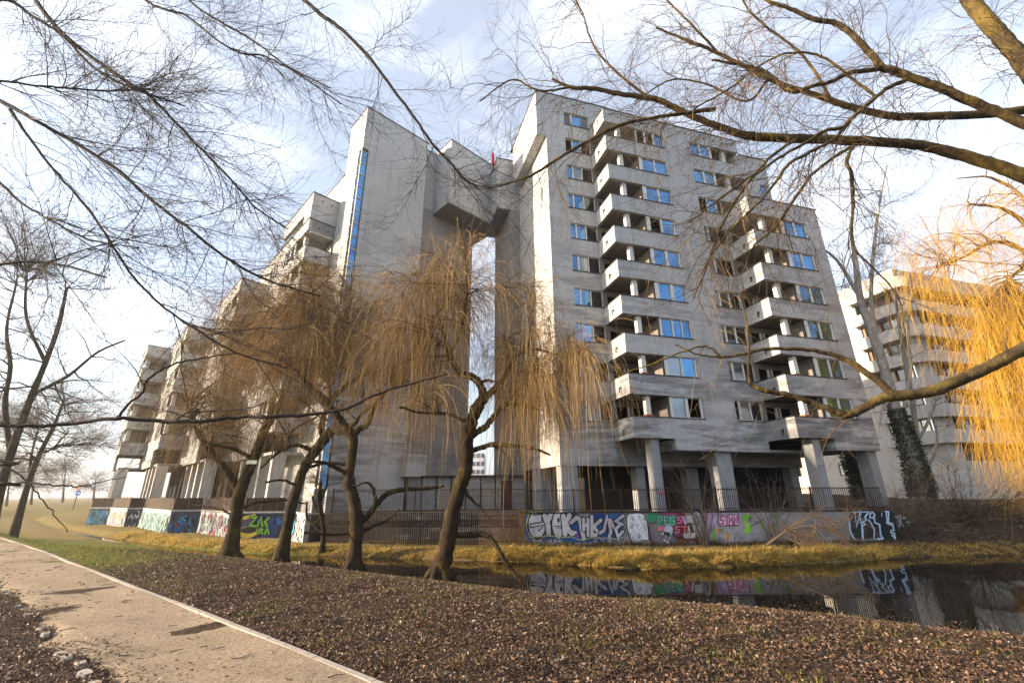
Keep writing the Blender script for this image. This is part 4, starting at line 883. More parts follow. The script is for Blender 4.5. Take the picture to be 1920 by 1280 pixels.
# sticker on the front pillar
q = MB(); c = FR.p(16.52, 24.72, .02); d = FR.p(16.98, 24.72, .02)
for z0, z1, mi in ((-.12, .06, 0), (.062, .16, 1)): q.face([(c[0], c[1], z0), (d[0], d[1], z0), (d[0], d[1], z1), (c[0], c[1], z1)], mi)
for k in range(6): 
    a = c + (d - c) * (k + .3) / 6; b = c + (d - c) * (k + .75) / 6; q.face([(a[0], a[1] - .004, -.08), (b[0], b[1] - .004, -.06), (b[0], b[1] - .004, .02), (a[0], a[1] - .004, .0)], 1)
q.build('poster', [simple('red_paper', (0.45, 0.03, 0.07), 0.8, 0.2), simple('white_paper', (0.6, 0.6, 0.6), 0.8, 0.2)], bld)
# road sign far left
sg = thing('road_sign', at_y(144, 944, 62), 'blue round arrow sign with a yellow triangle above it beside the far road', 'road sign')
b0 = at_y(144, 946, 62); t0_ = at_y(149, 911, 62); b0[0] = t0_[0] - 0.15; q = MB(); box(q, t0_[0] - .05, t0_[0] + .03, 62, 62.08, b0[2] - .6, t0_[2]); q.build('pole', M['dark_metal'], sg)
cx, _, cz = at_y(146.5, 923.7, 61.95); q = MB(); q.face([(cx + .40 * math.cos(a), 61.95, cz + .40 * math.sin(a)) for a in np.linspace(0, 2 * math.pi, 25)[:-1]])
q.face([(cx + .36 * math.cos(a), 61.945, cz + .36 * math.sin(a)) for a in np.linspace(0, 2 * math.pi, 25)[:-1]], 1)
q.face([(cx - .22, 61.94, cz - .05), (cx + .05, 61.94, cz - .05), (cx + .05, 61.94, cz + .05), (cx - .22, 61.94, cz + .05)]); q.face([(cx + .05, 61.94, cz - .18), (cx + .27, 61.94, cz), (cx + .05, 61.94, cz + .18)])
q.build('round_plate', [simple('sign_white', (0.7, 0.7, 0.7)), simple('sign_blue', (0.03, 0.14, 0.5))], sg)
cx, _, cz = at_y(148, 915, 61.95); q = MB(); q.face([(cx - .42, 61.95, cz + .30), (cx, 61.95, cz - .34), (cx + .42, 61.95, cz + .30)]); q.face([(cx - .28, 61.945, cz + .22), (cx, 61.945, cz - .2), (cx + .28, 61.945, cz + .22)], 1)
q.build('triangle_plate', [simple('sign_red', (0.55, 0.12, 0.02)), simple('sign_yellow', (0.7, 0.4, 0.04))], sg)

# ------------------------------------------------------------------ trees and plants
def smooth(pts, rad, n=5):
    """Catmull-Rom through points with radii."""
    p = np.array(pts, float); r = np.array(rad, float)
    p = np.vstack([2 * p[0] - p[1], p, 2 * p[-1] - p[-2]]); r = np.concatenate([[r[0]], r, [r[-1]]])
    P, R = [], []
    for i in range(1, len(p) - 2):
        for t in np.linspace(0, 1, n, endpoint=False):
            a, b, c, d = p[i - 1], p[i], p[i + 1], p[i + 2]
            P.append(.5 * (2 * b + (c - a) * t + (2 * a - 5 * b + 4 * c - d) * t * t + (3 * b - a - 3 * c + d) * t ** 3)); R.append(r[i] * (1 - t) + r[i + 1] * t)
    P.append(p[-2]); R.append(r[-2]); return np.array(P), np.array(R)
def unit(v): return v / np.maximum(1e-9, np.linalg.norm(v, axis=-1, keepdims=True))
def batch(p0, d0, L, n, wander, grav, rng=RNG, curl=None):
    """M twigs grown at once: positions (M, n+1, 3)."""
    M_ = len(p0); P = np.empty((M_, n + 1, 3)); P[:, 0] = p0; d = unit(d0.copy()); st = (L / n)[:, None]
    g = np.zeros((M_, 3)); g[:, 2] = -1; g *= np.reshape(grav, (-1, 1)) if np.ndim(grav) else grav
    for k in range(n):
        d = unit(d + rng.normal(0, wander, (M_, 3)) + g * (1 if curl is None else (1 - curl * 2.2 * (k / n) ** 2)))
        P[:, k + 1] = P[:, k] + d * st
    return P
def off_limb(P, R, m, lo=0.2, hi=1.0, ang=(0.5, 1.1), up=0.0, rng=RNG):
    """m start points and directions leaving a single polyline."""
    n = len(P); f = rng.uniform(lo, hi, m) * (n - 1.001); i = f.astype(int); t = (f - i)[:, None]
    p = P[i] * (1 - t) + P[i + 1] * t; tan = unit(P[i + 1] - P[i]); q = rng.normal(size=(m, 3)); q[:, 2] += up
    q = unit(q - (q * tan).sum(1, keepdims=True) * tan); a = rng.uniform(*ang, m)[:, None]
    return p, tan * np.cos(a) + q * np.sin(a), R[i]
def off_batch(P, m, lo=0.15, hi=1.0, ang=(0.4, 1.0), up=0.0, rng=RNG):
    wt = np.linalg.norm(P[:, -1] - P[:, 0], axis=1) ** 1.3; k = rng.choice(len(P), m, p=wt / wt.sum()); n = P.shape[1]; f = rng.uniform(lo, hi, m) * (n - 1.001); i = f.astype(int); t = (f - i)[:, None]
    a0, a1 = P[k, i], P[k, i + 1]; tan = unit(a1 - a0); q = rng.normal(size=(m, 3)); q[:, 2] += up
    q = unit(q - (q * tan).sum(1, keepdims=True) * tan); a = rng.uniform(*ang, m)[:, None]
    return a0 * (1 - t) + a1 * t, tan * np.cos(a) + q * np.sin(a)
class Tubes:
    def __init__(s): s.V, s.F, s.n = [], [], 0
    def add(s, P, R, sides=3):
        P = np.asarray(P, float)
        if P.ndim == 2: P = P[None]; R = np.asarray(R, float)[None]
        M_, n, _ = P.shape; R = np.broadcast_to(R, (M_, n))
        T = np.empty_like(P); T[:, 1:-1] = P[:, 2:] - P[:, :-2]; T[:, 0] = P[:, 1] - P[:, 0]; T[:, -1] = P[:, -1] - P[:, -2]; T = unit(T)
        ref = np.zeros((M_, 1, 3)); ax = np.abs(P[:, -1] - P[:, 0]).argmin(1); ref[np.arange(M_), 0, ax] = 1
        A_ = unit(np.cross(T, ref)); B_ = np.cross(T, A_)
        th = np.linspace(0, 2 * math.pi, sides + 1)[:-1]
        V = P[:, :, None] + R[:, :, None, None] * (A_[:, :, None] * np.cos(th)[:, None] + B_[:, :, None] * np.sin(th)[:, None])
        base = s.n + np.arange(M_)[:, None, None] * n * sides + np.arange(n - 1)[None, :, None] * sides; j = np.arange(sides)[None, None]; jn = (j + 1) % sides
        F = np.stack([base + j, base + jn, base + sides + jn, base + sides + j], -1).reshape(-1, 4)
        s.V.append(V.reshape(-1, 3)); s.F.append(F); s.n += M_ * n * sides
    def build(s, name, mat, parent=None, sm=True, **kw): return np_mesh(name, np.vstack(s.V), np.vstack(s.F), mat, parent, sm, **kw)
def taper(r0, r1, n, p=1.0): return r0 + (r1 - r0) * np.linspace(0, 1, n) ** p
def knobbly(R, amt=0.06): return R * (1 + RNG.normal(0, amt, len(R)))
def px_line(pts, Y, dy=None):
    """(px, py, width px) at camera-forward distance Y (list or value) -> points, radii."""
    Y = np.broadcast_to(np.array(Y, float), (len(pts),)); P, R = [], []
    for (x, y, w), yy in zip(pts, Y):
        q = at_y(x, y, yy); P.append(q); R.append(w / 2 * np.linalg.norm(q) / np.linalg.norm(ray(x, y)) / F_PX / np.linalg.norm(ray(x, y)) * 1.0)
    return np.array(P), np.array(R)
def tri_cards(p, d, L, W, rng=RNG, flat=None):
    """Thin bent blades or leaves: two quads each."""
    m = len(p); s = unit(np.cross(d, rng.normal(size=(m, 3)) if flat is None else np.array([0, 0, 1.]) + rng.normal(0, flat, (m, 3)))); b = unit(np.cross(s, d))
    L, W = L[:, None], W[:, None]; q = rng.uniform(-.25, .25, (m, 1))
    V = np.stack([p - s * W * .25, p + s * W * .25, p + d * L * .5 + s * W * .5 + b * L * q, p + d * L * .5 - s * W * .5 + b * L * q, p + d * L + s * W * .15 + b * L * q * .3, p + d * L - s * W * .15 + b * L * q * .3], 1)
    i = np.arange(m)[:, None] * 6
    return V.reshape(-1, 3), np.concatenate([i + [[0, 1, 2, 3]], i + [[3, 2, 4, 5]]], 0)

def willow(name, label, group, base_px, limbs, Y, crown, n_targets, n_strand, slen, twig='willow_twig', depth=2.6, seed=1, trunk_first=True, srad=(.0052, .0022)):
    rng = np.random.default_rng(seed); L = [px_line(l, Y) for l in limbs]
    z0 = L[0][0][0]; root = thing(name, (z0[0], z0[1], ground_z(z0[0], z0[1])), label, 'tree', group)
    L[0][0][0][2] = ground_z(z0[0], z0[1]) - .15
    for k, (P, R) in enumerate(L):                                # limbs leave the plane of the trunk
        if k: 
            dd = rng.uniform(-1, 1) * depth * .55; P[:, 1] += dd * np.linspace(0, 1, len(P)) ** 1.3
    S = [smooth(P, R, 6) for P, R in L]; tr, br = Tubes(), Tubes()
    P, R = S[0]; nf = min(6, len(R)); R = R.copy(); R *= .92; R[:nf] *= np.linspace(1.35, 1.0, nf); tr.add(P + rng.normal(0, .012, P.shape), knobbly(R, .05), 12)
    r0 = R[0]                                                     # root flare
    for a in np.linspace(0, 2 * math.pi, 7)[:-1] + rng.uniform(0, 1):
        e = np.array([math.cos(a), math.sin(a), 0]); ln = rng.uniform(.7, 1.3) * r0
        pts = np.array([P[0] + [0, 0, .75], P[0] + e * r0 * .55 + [0, 0, .45], P[0] + e * (r0 * .6 + ln * .5) + [0, 0, .2], P[0] + e * (r0 * .6 + ln) + [0, 0, -.02]]); tr.add(*smooth(pts, [.3 * r0, .36 * r0, .22 * r0, .06 * r0], 4), 6)
    for P, R in S[1:]: br.add(P + rng.normal(0, .012, P.shape), knobbly(R, .06), 8)
    allP = np.vstack([P for P, _ in S]); allR = np.concatenate([R for _, R in S]); hi = allP[:, 2] > np.quantile(allP[:, 2], .35); cp, cr = allP[hi], allR[hi]
    T = []
    while len(T) < n_targets:                                     # targets spread through the crown's volume
        cx, cy, rx, ry = crown[rng.integers(len(crown))]; a, q = rng.uniform(0, 2 * math.pi), math.sqrt(rng.uniform(0.05, 1))
        w = at_y(cx + rx * q * math.cos(a), cy + ry * q * math.sin(a), Y); w[1] += rng.normal(0, depth * .5); T.append(w)
    T = np.array(T); l1 = []
    for t in T:
        k = int(np.argmin(np.linalg.norm(cp - t, axis=1) + rng.uniform(0, 1.2, len(cp)))); s = cp[k]; Ld = np.linalg.norm(t - s)
        c = (s + t) / 2 + np.array([0, 0, .22 * Ld]) + rng.normal(0, .16 * Ld, 3); u_ = np.linspace(0, 1, 9)[:, None]
        Q = s * (1 - u_) ** 2 + 2 * c * u_ * (1 - u_) + t * u_ ** 2 + rng.normal(0, .035, (9, 3)) * (u_ > 0); l1.append(Q)
        br.add(Q, taper(min(cr[k] * .55, .012 + .016 * Ld), .006, 9, .7), 5)
    l1 = np.array(l1)
    p, d = off_batch(l1, n_targets * 7, .15, 1, (.3, 1.1), .2, rng); Lb = rng.uniform(.5, 1.6, len(p)); l2 = batch(p, d, Lb, 6, .20, .12, rng); br.add(l2, taper(.008, .003, 7), 4)
    tw = Tubes(); src = [(l1, .45), (l2, .55)]
    for arr, f in src:
        m = int(n_strand * f); p, d = off_batch(arr, m, .1, 1, (.2, .9), .25, rng); Lb = rng.uniform(*slen, m) * rng.uniform(.5, 1, m)
        Q = batch(p, d, Lb, 9, .07, np.where(rng.uniform(size=m) < .8, rng.uniform(.3, .7, m), .12), rng)
        zb = terrain(Q[:, -1, 0], Q[:, -1, 1]) + .3; over = Q[:, :, 2] < zb[:, None]; Q[:, :, 2] = np.where(over, np.maximum(Q[:, :, 2], zb[:, None]), Q[:, :, 2])
        tw.add(Q, taper(*srad, 10), 3)
    tr.build('trunk', M['willow_bark'], root); br.build('branches', M['willow_bark'] if twig == 'willow_twig' else M['tan_twig'], root); tw.build('hanging_twigs', M[twig], root)
    return root
WG = 'weeping willows along the canal bank'
W1 = willow('willow_tree', 'leftmost large weeping willow with a small white tag on its forked leaning trunk', WG, None,
    [[(428, 1047, 40), (440, 985, 30), (447, 935, 30), (456, 905, 27), (473, 868, 24), (496, 806, 21), (517, 770, 17), (538, 729, 12), (552, 690, 9)],
     [(447, 920, 18), (429, 883, 16), (404, 847, 13), (383, 811, 10), (372, 760, 7)], [(489, 845, 9), (515, 833, 8), (538, 821, 7), (569, 801, 6), (605, 785, 4)],
     [(538, 729, 10), (560, 660, 9), (548, 610, 7), (520, 570, 5)], [(478, 862, 9), (455, 845, 8), (430, 838, 5)], [(445, 975, 6), (420, 958, 5), (385, 950, 4), (350, 945, 3)], [(449, 955, 6), (480, 942, 5), (520, 938, 4), (560, 944, 3)]],
    23.3, [(425, 700, 75, 110), (480, 610, 90, 85), (390, 770, 50, 60), (560, 640, 80, 80)], 120, 6600, (1.6, 5.6), depth=3.2, seed=2)
W2 = willow('willow_tree', 'weeping willow with a pale sawn limb end, second from the left on the bank', WG, None,
    [[(525, 1059, 34), (536, 1000, 26), (548, 945, 24), (560, 905, 22), (575, 868, 22), (594, 842, 23), (612, 818, 22), (630, 800, 21)],
     [(634, 802, 12), (655, 800, 11), (672, 796, 9), (692, 778, 7), (720, 765, 5)], [(590, 846, 10), (560, 835, 8), (530, 850, 6), (505, 880, 4)], [(605, 826, 10), (598, 790, 8), (612, 740, 7), (600, 690, 5)], [(570, 880, 7), (605, 868, 6), (650, 870, 5)],
     [(556, 912, 6), (540, 900, 5), (522, 905, 4)]],
    20.9, [(600, 640, 110, 110), (560, 760, 70, 60), (650, 560, 70, 60)], 90, 4200, (1.2, 4.2), depth=2.6, seed=3)
W3 = willow('willow_tree', 'crooked weeping willow with a zigzag dark trunk, third from the left on the bank', WG, None,
    [[(661, 1074, 38), (666, 1030, 32), (669, 981, 31), (663, 935, 26), (655, 900, 24), (658, 860, 20), (662, 825, 21), (652, 806, 22), (634, 785, 20), (612, 756, 20), (585, 731, 17), (566, 712, 15), (552, 694, 12)],
     [(566, 710, 12), (580, 666, 12), (605, 635, 11), (624, 612, 10), (636, 590, 9), (642, 555, 6), (640, 520, 4)], [(660, 818, 14), (672, 806, 13), (690, 793, 12), (702, 760, 10), (715, 742, 9), (735, 725, 7), (765, 712, 5)],
     [(618, 762, 11), (628, 735, 9), (655, 708, 8), (682, 690, 6), (720, 670, 4)], [(654, 893, 9), (640, 880, 9), (615, 868, 7), (590, 872, 5)], [(668, 985, 14), (690, 965, 12), (705, 945, 12), (725, 925, 11), (755, 917, 9), (800, 915, 7), (830, 910, 5)],
     [(705, 945, 8), (700, 915, 6), (690, 905, 5), (665, 912, 3)], [(668, 1003, 8), (690, 990, 7), (720, 975, 5), (740, 955, 3)], [(664, 1000, 6), (630, 1000, 6), (590, 995, 5)], [(605, 636, 7), (585, 615, 6), (560, 612, 5), (545, 625, 3)]],
    18.9, [(640, 590, 110, 90), (700, 680, 90, 80), (600, 560, 60, 60), (560, 640, 70, 70)], 115, 4700, (1.0, 4.0), depth=2.6, seed=4)
W4 = willow('willow_tree', 'large weeping willow standing before the tall gap between the two towers', WG, None,
    [[(822, 1092, 46), (832, 1050, 38), (842, 1000, 35), (850, 955, 33), (862, 915, 31), (873, 880, 30), (875, 845, 29), (876, 812, 28), (886, 785, 27), (897, 760, 24), (908, 743, 22)],
     [(906, 745, 15), (899, 718, 15), (880, 702, 14), (861, 695, 13), (842, 663, 12), (831, 621, 9), (821, 599, 8), (812, 560, 6), (815, 520, 4)], [(908, 747, 15), (922, 733, 13), (936, 718, 12), (952, 692, 11), (962, 670, 9), (978, 653, 8), (1009, 645, 7), (1050, 655, 4)],
     [(878, 822, 14), (900, 806, 13), (914, 796, 12), (928, 778, 11), (942, 763, 10), (968, 757, 8), (1010, 768, 5)], [(880, 846, 10), (905, 838, 10), (925, 834, 9), (960, 837, 8), (999, 842, 6), (1030, 855, 4)], [(925, 835, 6), (945, 850, 6), (958, 880, 5), (950, 905, 3)],
     [(852, 1003, 12), (885, 1002, 11), (912, 1002, 11), (928, 1018, 10), (943, 1043, 9), (960, 1066, 8), (978, 1086, 6)], [(866, 905, 7), (880, 930, 6), (900, 950, 5), (920, 972, 3)], [(843, 665, 7), (860, 640, 6), (875, 600, 5), (882, 560, 4)], [(872, 790, 7), (840, 778, 7), (800, 780, 5), (765, 775, 4)],
     [(900, 718, 6), (912, 706, 6), (922, 700, 3)], [(930, 778, 6), (985, 720, 6), (1030, 700, 5), (1062, 690, 3)]],
    16.8, [(820, 570, 85, 75), (960, 610, 90, 70), (1020, 680, 70, 60), (790, 680, 80, 80), (860, 530, 60, 40), (1040, 720, 50, 60), (985, 700, 80, 80)], 150, 6400, (1.2, 4.6), depth=2.6, seed=5)
for t, mark in ((W2, (633, 800)),):
    c = at_y(*mark, 20.75); q = MB(); pts = [(c[0] + .36 * math.cos(a) * .75, c[1] - .12 + .1 * math.cos(a), c[2] + .30 * math.sin(a)) for a in np.linspace(0, 2 * math.pi, 13)[:-1]]; q.face(pts)
    q.face([(x, y + .3, z - .1) for x, y, z in pts]); q.build('sawn_end', simple('sawn_wood', (0.42, 0.30, 0.19), 0.9, 0.1, 0, 0.3), t)
c = at_y(472, 866, 22.7); q = MB(); box(q, c[0] - .26, c[0] + .26, c[1] - .03, c[1] + .03, c[2] - .09, c[2] + .09); q.build('tag', M['white_post'], W1)

willow('golden_willow', 'bright golden weeping willow hanging over the water on the right', None, None,
    [[(2040, 985, 70), (2020, 850, 60), (2005, 700, 52), (1995, 560, 44), (1990, 430, 30), (1985, 340, 16)], [(2000, 600, 26), (1950, 520, 20), (1920, 470, 14), (1865, 452, 11), (1815, 478, 7), (1760, 500, 4)], [(1998, 560, 20), (1930, 440, 14), (1870, 400, 9), (1800, 395, 5)],
     [(1930, 490, 9), (1880, 540, 8), (1888, 590, 7), (1872, 640, 6), (1866, 690, 4)], [(1995, 500, 18), (1920, 380, 10), (1850, 340, 6), (1780, 345, 3)]],
    25.5, [(1840, 440, 160, 100), (1770, 480, 100, 70), (1880, 390, 120, 70), (1840, 440, 150, 90), (1870, 560, 90, 90), (1930, 700, 60, 130), (1960, 830, 60, 110)], 190, 5600, (1.6, 9.5), 'yellow_twig', 4.2, 6, srad=(.0060, .0030))

def bare_tree(name, label, limbs, Y, crown, n_t, n2, n3, group=None, barkm='willow_bark', twigm='grey_twig', depth=3.0, seed=1, cat='tree', root_at=None, r2=.008, r3=.004, l2=(.6, 1.8), l3=(.3, .9), grav=-.02, rise=.12):
    rng = np.random.default_rng(seed); L = [px_line(l, Y) for l in limbs]; b0 = L[0][0][0]
    gz_ = ground_z(b0[0], b0[1]) if root_at is None else root_at
    root = thing(name, (b0[0], b0[1], gz_), label, cat, group)
    if root_at is None: b0[2] = gz_ - .1
    for k, (P, R) in enumerate(L):
        if k: P[:, 1] += rng.uniform(-1, 1) * depth * .5 * np.linspace(0, 1, len(P))
    S = [smooth(P, R, 5) for P, R in L]; tr, br, tw = Tubes(), Tubes(), Tubes(); P, R = S[0]; R = R.copy(); R[:4] *= np.linspace(1.4, 1, 4); tr.add(P, knobbly(R, .04), 10)
    for P, R in S[1:]: br.add(P, knobbly(R, .05), 7)
    allP = np.vstack([P for P, _ in S]); allR = np.concatenate([R for _, R in S]); hi = allP[:, 2] > np.quantile(allP[:, 2], .3); cp, cr = allP[hi], allR[hi]; l1 = []
    for _ in range(n_t):
        cx, cy, rx, ry = crown[rng.integers(len(crown))]; a, q = rng.uniform(0, 2 * math.pi), math.sqrt(rng.uniform(0.03, 1)); t = at_y(cx + rx * q * math.cos(a), cy + ry * q * math.sin(a), Y); t[1] += rng.normal(0, depth * .5)
        k = int(np.argmin(np.linalg.norm(cp - t, axis=1) * (1 + .7 * (cp[:, 2] > t[2])) + rng.uniform(0, .8, len(cp)))); s = cp[k]; Ld = np.linalg.norm(t - s)
        c = (s + t) / 2 + np.array([0, 0, rise * Ld]) + rng.normal(0, .08 * Ld, 3); u_ = np.linspace(0, 1, 9)[:, None]; Q = s * (1 - u_) ** 2 + 2 * c * u_ * (1 - u_) + t * u_ ** 2 + rng.normal(0, .012 * Ld, (9, 3)) * (u_ > 0)
        l1.append(Q); br.add(Q, taper(min(cr[k] * .6, .01 + .012 * Ld), r2, 9), 4)
    l1 = np.array(l1); p, d = off_batch(l1, n2, .2, 1, (.4, 1.0), .3, rng); A2 = batch(p, d, rng.uniform(*l2, n2), 6, .13, grav, rng); tw.add(A2, taper(r2, r3, 7), 3)
    p, d = off_batch(A2, n3, .2, 1, (.4, 1.1), .2, rng); A3 = batch(p, d, rng.uniform(*l3, n3), 4, .16, grav, rng); tw.add(A3, taper(r3, r3 * .5, 5), 3)
    tr.build('trunk', M[barkm], root); br.build('branches', M[barkm], root); tw.build('twigs', M[twigm], root)
    return root, A2, A3
# trees on the left bank and beyond
bare_tree('bare_tree', 'bare grey tree with a leaning forked trunk at the left edge of the lawn', [[(-20, 1000, 26), (5, 900, 22), (30, 820, 19), (60, 740, 15), (85, 680, 12), (110, 610, 10), (125, 540, 6)], [(20, 850, 15), (15, 760, 13), (30, 690, 10), (28, 620, 7), (50, 540, 5)], [(60, 740, 10), (110, 700, 8), (150, 650, 6), (190, 620, 4)], [(85, 680, 9), (60, 600, 7), (70, 520, 5)]],
          24.0, [(90, 560, 120, 150), (60, 720, 140, 120), (40, 460, 90, 90)], 100, 2000, 7500, 'bare trees on the left bank', twigm='dark_twig', depth=3.4, seed=8, r2=.0075, r3=.004, l2=(.5, 1.7), l3=(.25, .9))
bare_tree('bare_tree', 'hazy bare tree standing farther back on the left lawn, low twiggy crown', [[(40, 960, 18), (55, 900, 14), (75, 850, 11), (100, 800, 8), (120, 750, 5)], [(55, 900, 8), (40, 850, 6), (35, 800, 4)], [(75, 850, 6), (110, 840, 5), (150, 810, 3)]],
          34.0, [(70, 830, 90, 70), (110, 780, 60, 60)], 90, 1500, 5200, 'bare trees on the left bank', twigm='tan_twig', depth=4, seed=9, r2=.010, r3=.006, l2=(.6, 2.2), l3=(.4, 1.2))
for i, (px_, hgt, Yd, sd) in enumerate([(15, 80, 95, 21), (60, 70, 110, 22), (118, 75, 150, 23), (175, 55, 165, 24)]):
    lab = ['distant bare tree farthest to the left on the horizon', 'distant bare tree left of the road sign, thin crown', 'tall distant tree just left of the road sign', 'faint distant tree between the road sign and the building'][i]
    bare_tree('distant_tree', lab, [[(px_, 940, 5), (px_ + 2, 940 - hgt * .4, 4), (px_ + 5, 940 - hgt * .8, 2)], [(px_ + 2, 940 - hgt * .4, 2), (px_ - 8, 940 - hgt * .7, 1.5)]], Yd, [(px_ + 3, 940 - hgt * .65, hgt * .32, hgt * .4)], 40, 420, 900, 'distant trees on the horizon', twigm='grey_twig', depth=5, seed=sd, r2=.03, r3=.02, l2=(1.2, 4), l3=(.8, 2.4))
# right bank behind the wall
YB = 31.5
b1, _, _ = bare_tree('birch_tree', 'tall pale trunked tree wrapped in ivy at its foot, right of the tower', [[(1728, 925, 36), (1721, 895, 34), (1700, 822, 29), (1675, 755, 25), (1659, 694, 22), (1633, 616, 19), (1613, 560, 15), (1605, 498, 11), (1597, 440, 7)], [(1657, 690, 12), (1640, 640, 10), (1628, 560, 9), (1631, 467, 8), (1640, 380, 5), (1650, 320, 3)], [(1613, 560, 9), (1580, 480, 7), (1545, 440, 4)], [(1690, 790, 8), (1700, 700, 7), (1690, 640, 5), (1684, 560, 4)], [(1670, 745, 7), (1645, 770, 6), (1630, 800, 4)]],
          YB, [(1610, 420, 70, 110), (1660, 420, 70, 100), (1580, 500, 50, 60), (1680, 560, 60, 90)], 70, 700, 2000, None, 'birch_bark', 'grey_twig', 3.0, 12, root_at=-1.3, r2=.011, r3=.006)
P_, R_ = smooth(*px_line([(1730, 930, 40), (1721, 895, 40), (1700, 822, 34), (1680, 768, 22)], YB), 14); rng = np.random.default_rng(4); m = 5200
i_ = rng.integers(0, len(P_), m); a_ = rng.uniform(0, 2 * math.pi, m); dd = np.stack([np.cos(a_), np.sin(a_), rng.normal(-.5, .4, m)], 1); V, Fq = tri_cards(P_[i_] + np.stack([np.cos(a_), np.sin(a_), 0 * a_], 1) * (R_[i_] * rng.uniform(.8, 1.35, m))[:, None] + rng.normal(0, .06, (m, 3)), unit(dd), rng.uniform(.08, .17, m), rng.uniform(.07, .14, m), rng)
np_mesh('ivy', V, Fq, M['ivy'], b1)
bare_tree('slender_tree', 'thin grey forked tree beside the ivy covered trunk', [[(1756, 922, 16), (1742, 884, 15), (1721, 828, 13), (1711, 755, 12), (1700, 694, 10), (1685, 601, 7), (1678, 540, 4)], [(1722, 825, 8), (1745, 790, 7), (1765, 750, 6), (1772, 715, 3)], [(1738, 878, 8), (1757, 850, 7), (1768, 815, 6), (1762, 770, 3)]], 33, [(1700, 600, 50, 90), (1770, 760, 40, 50)], 28, 220, 600, None, 'birch_bark', 'grey_twig', 2, 13, root_at=-1.3, r2=.010, r3=.006)
b2, _, _ = bare_tree('ivy_tree', 'dark ivy clad trunk behind the last pillar of the tower', [[(1622, 935, 36), (1610, 895, 34), (1597, 850, 32), (1580, 790, 26), (1560, 700, 18)], [(1600, 860, 9), (1640, 800, 6)]], 36.5, [(1590, 760, 20, 30)], 5, 20, 40, None, 'dark_bark', 'grey_twig', 2, 14, root_at=-1.3)
P_, R_ = smooth(*px_line([(1622, 935, 40), (1610, 895, 38), (1592, 840, 36)], 36.5), 14); m = 2600; i_ = rng.integers(0, len(P_), m); a_ = rng.uniform(0, 2 * math.pi, m); dd = np.stack([np.cos(a_), np.sin(a_), rng.normal(-.5, .4, m)], 1)
V, Fq = tri_cards(P_[i_] + np.stack([np.cos(a_), np.sin(a_), 0 * a_], 1) * (R_[i_] * rng.uniform(.8, 1.3, m))[:, None] + rng.normal(0, .06, (m, 3)), unit(dd), rng.uniform(.08, .18, m), rng.uniform(.08, .15, m), rng); np_mesh('ivy', V, Fq, M['ivy'], b2)
bare_tree('sapling', 'small crooked sapling with bent branches before the palisade fence', [[(604, 1026, 13), (607, 1000, 11), (603, 966, 10), (598, 933, 8), (603, 900, 5)], [(606, 1000, 7), (590, 985, 7), (573, 970, 5), (572, 940, 4)], [(604, 965, 7), (588, 950, 6), (580, 930, 4)], [(600, 940, 5), (612, 915, 4), (618, 890, 3)]], 25.4, [(595, 930, 35, 50)], 14, 90, 220, None, 'willow_bark', 'tan_twig', 1.2, 15, l2=(.3, .9), l3=(.2, .5))

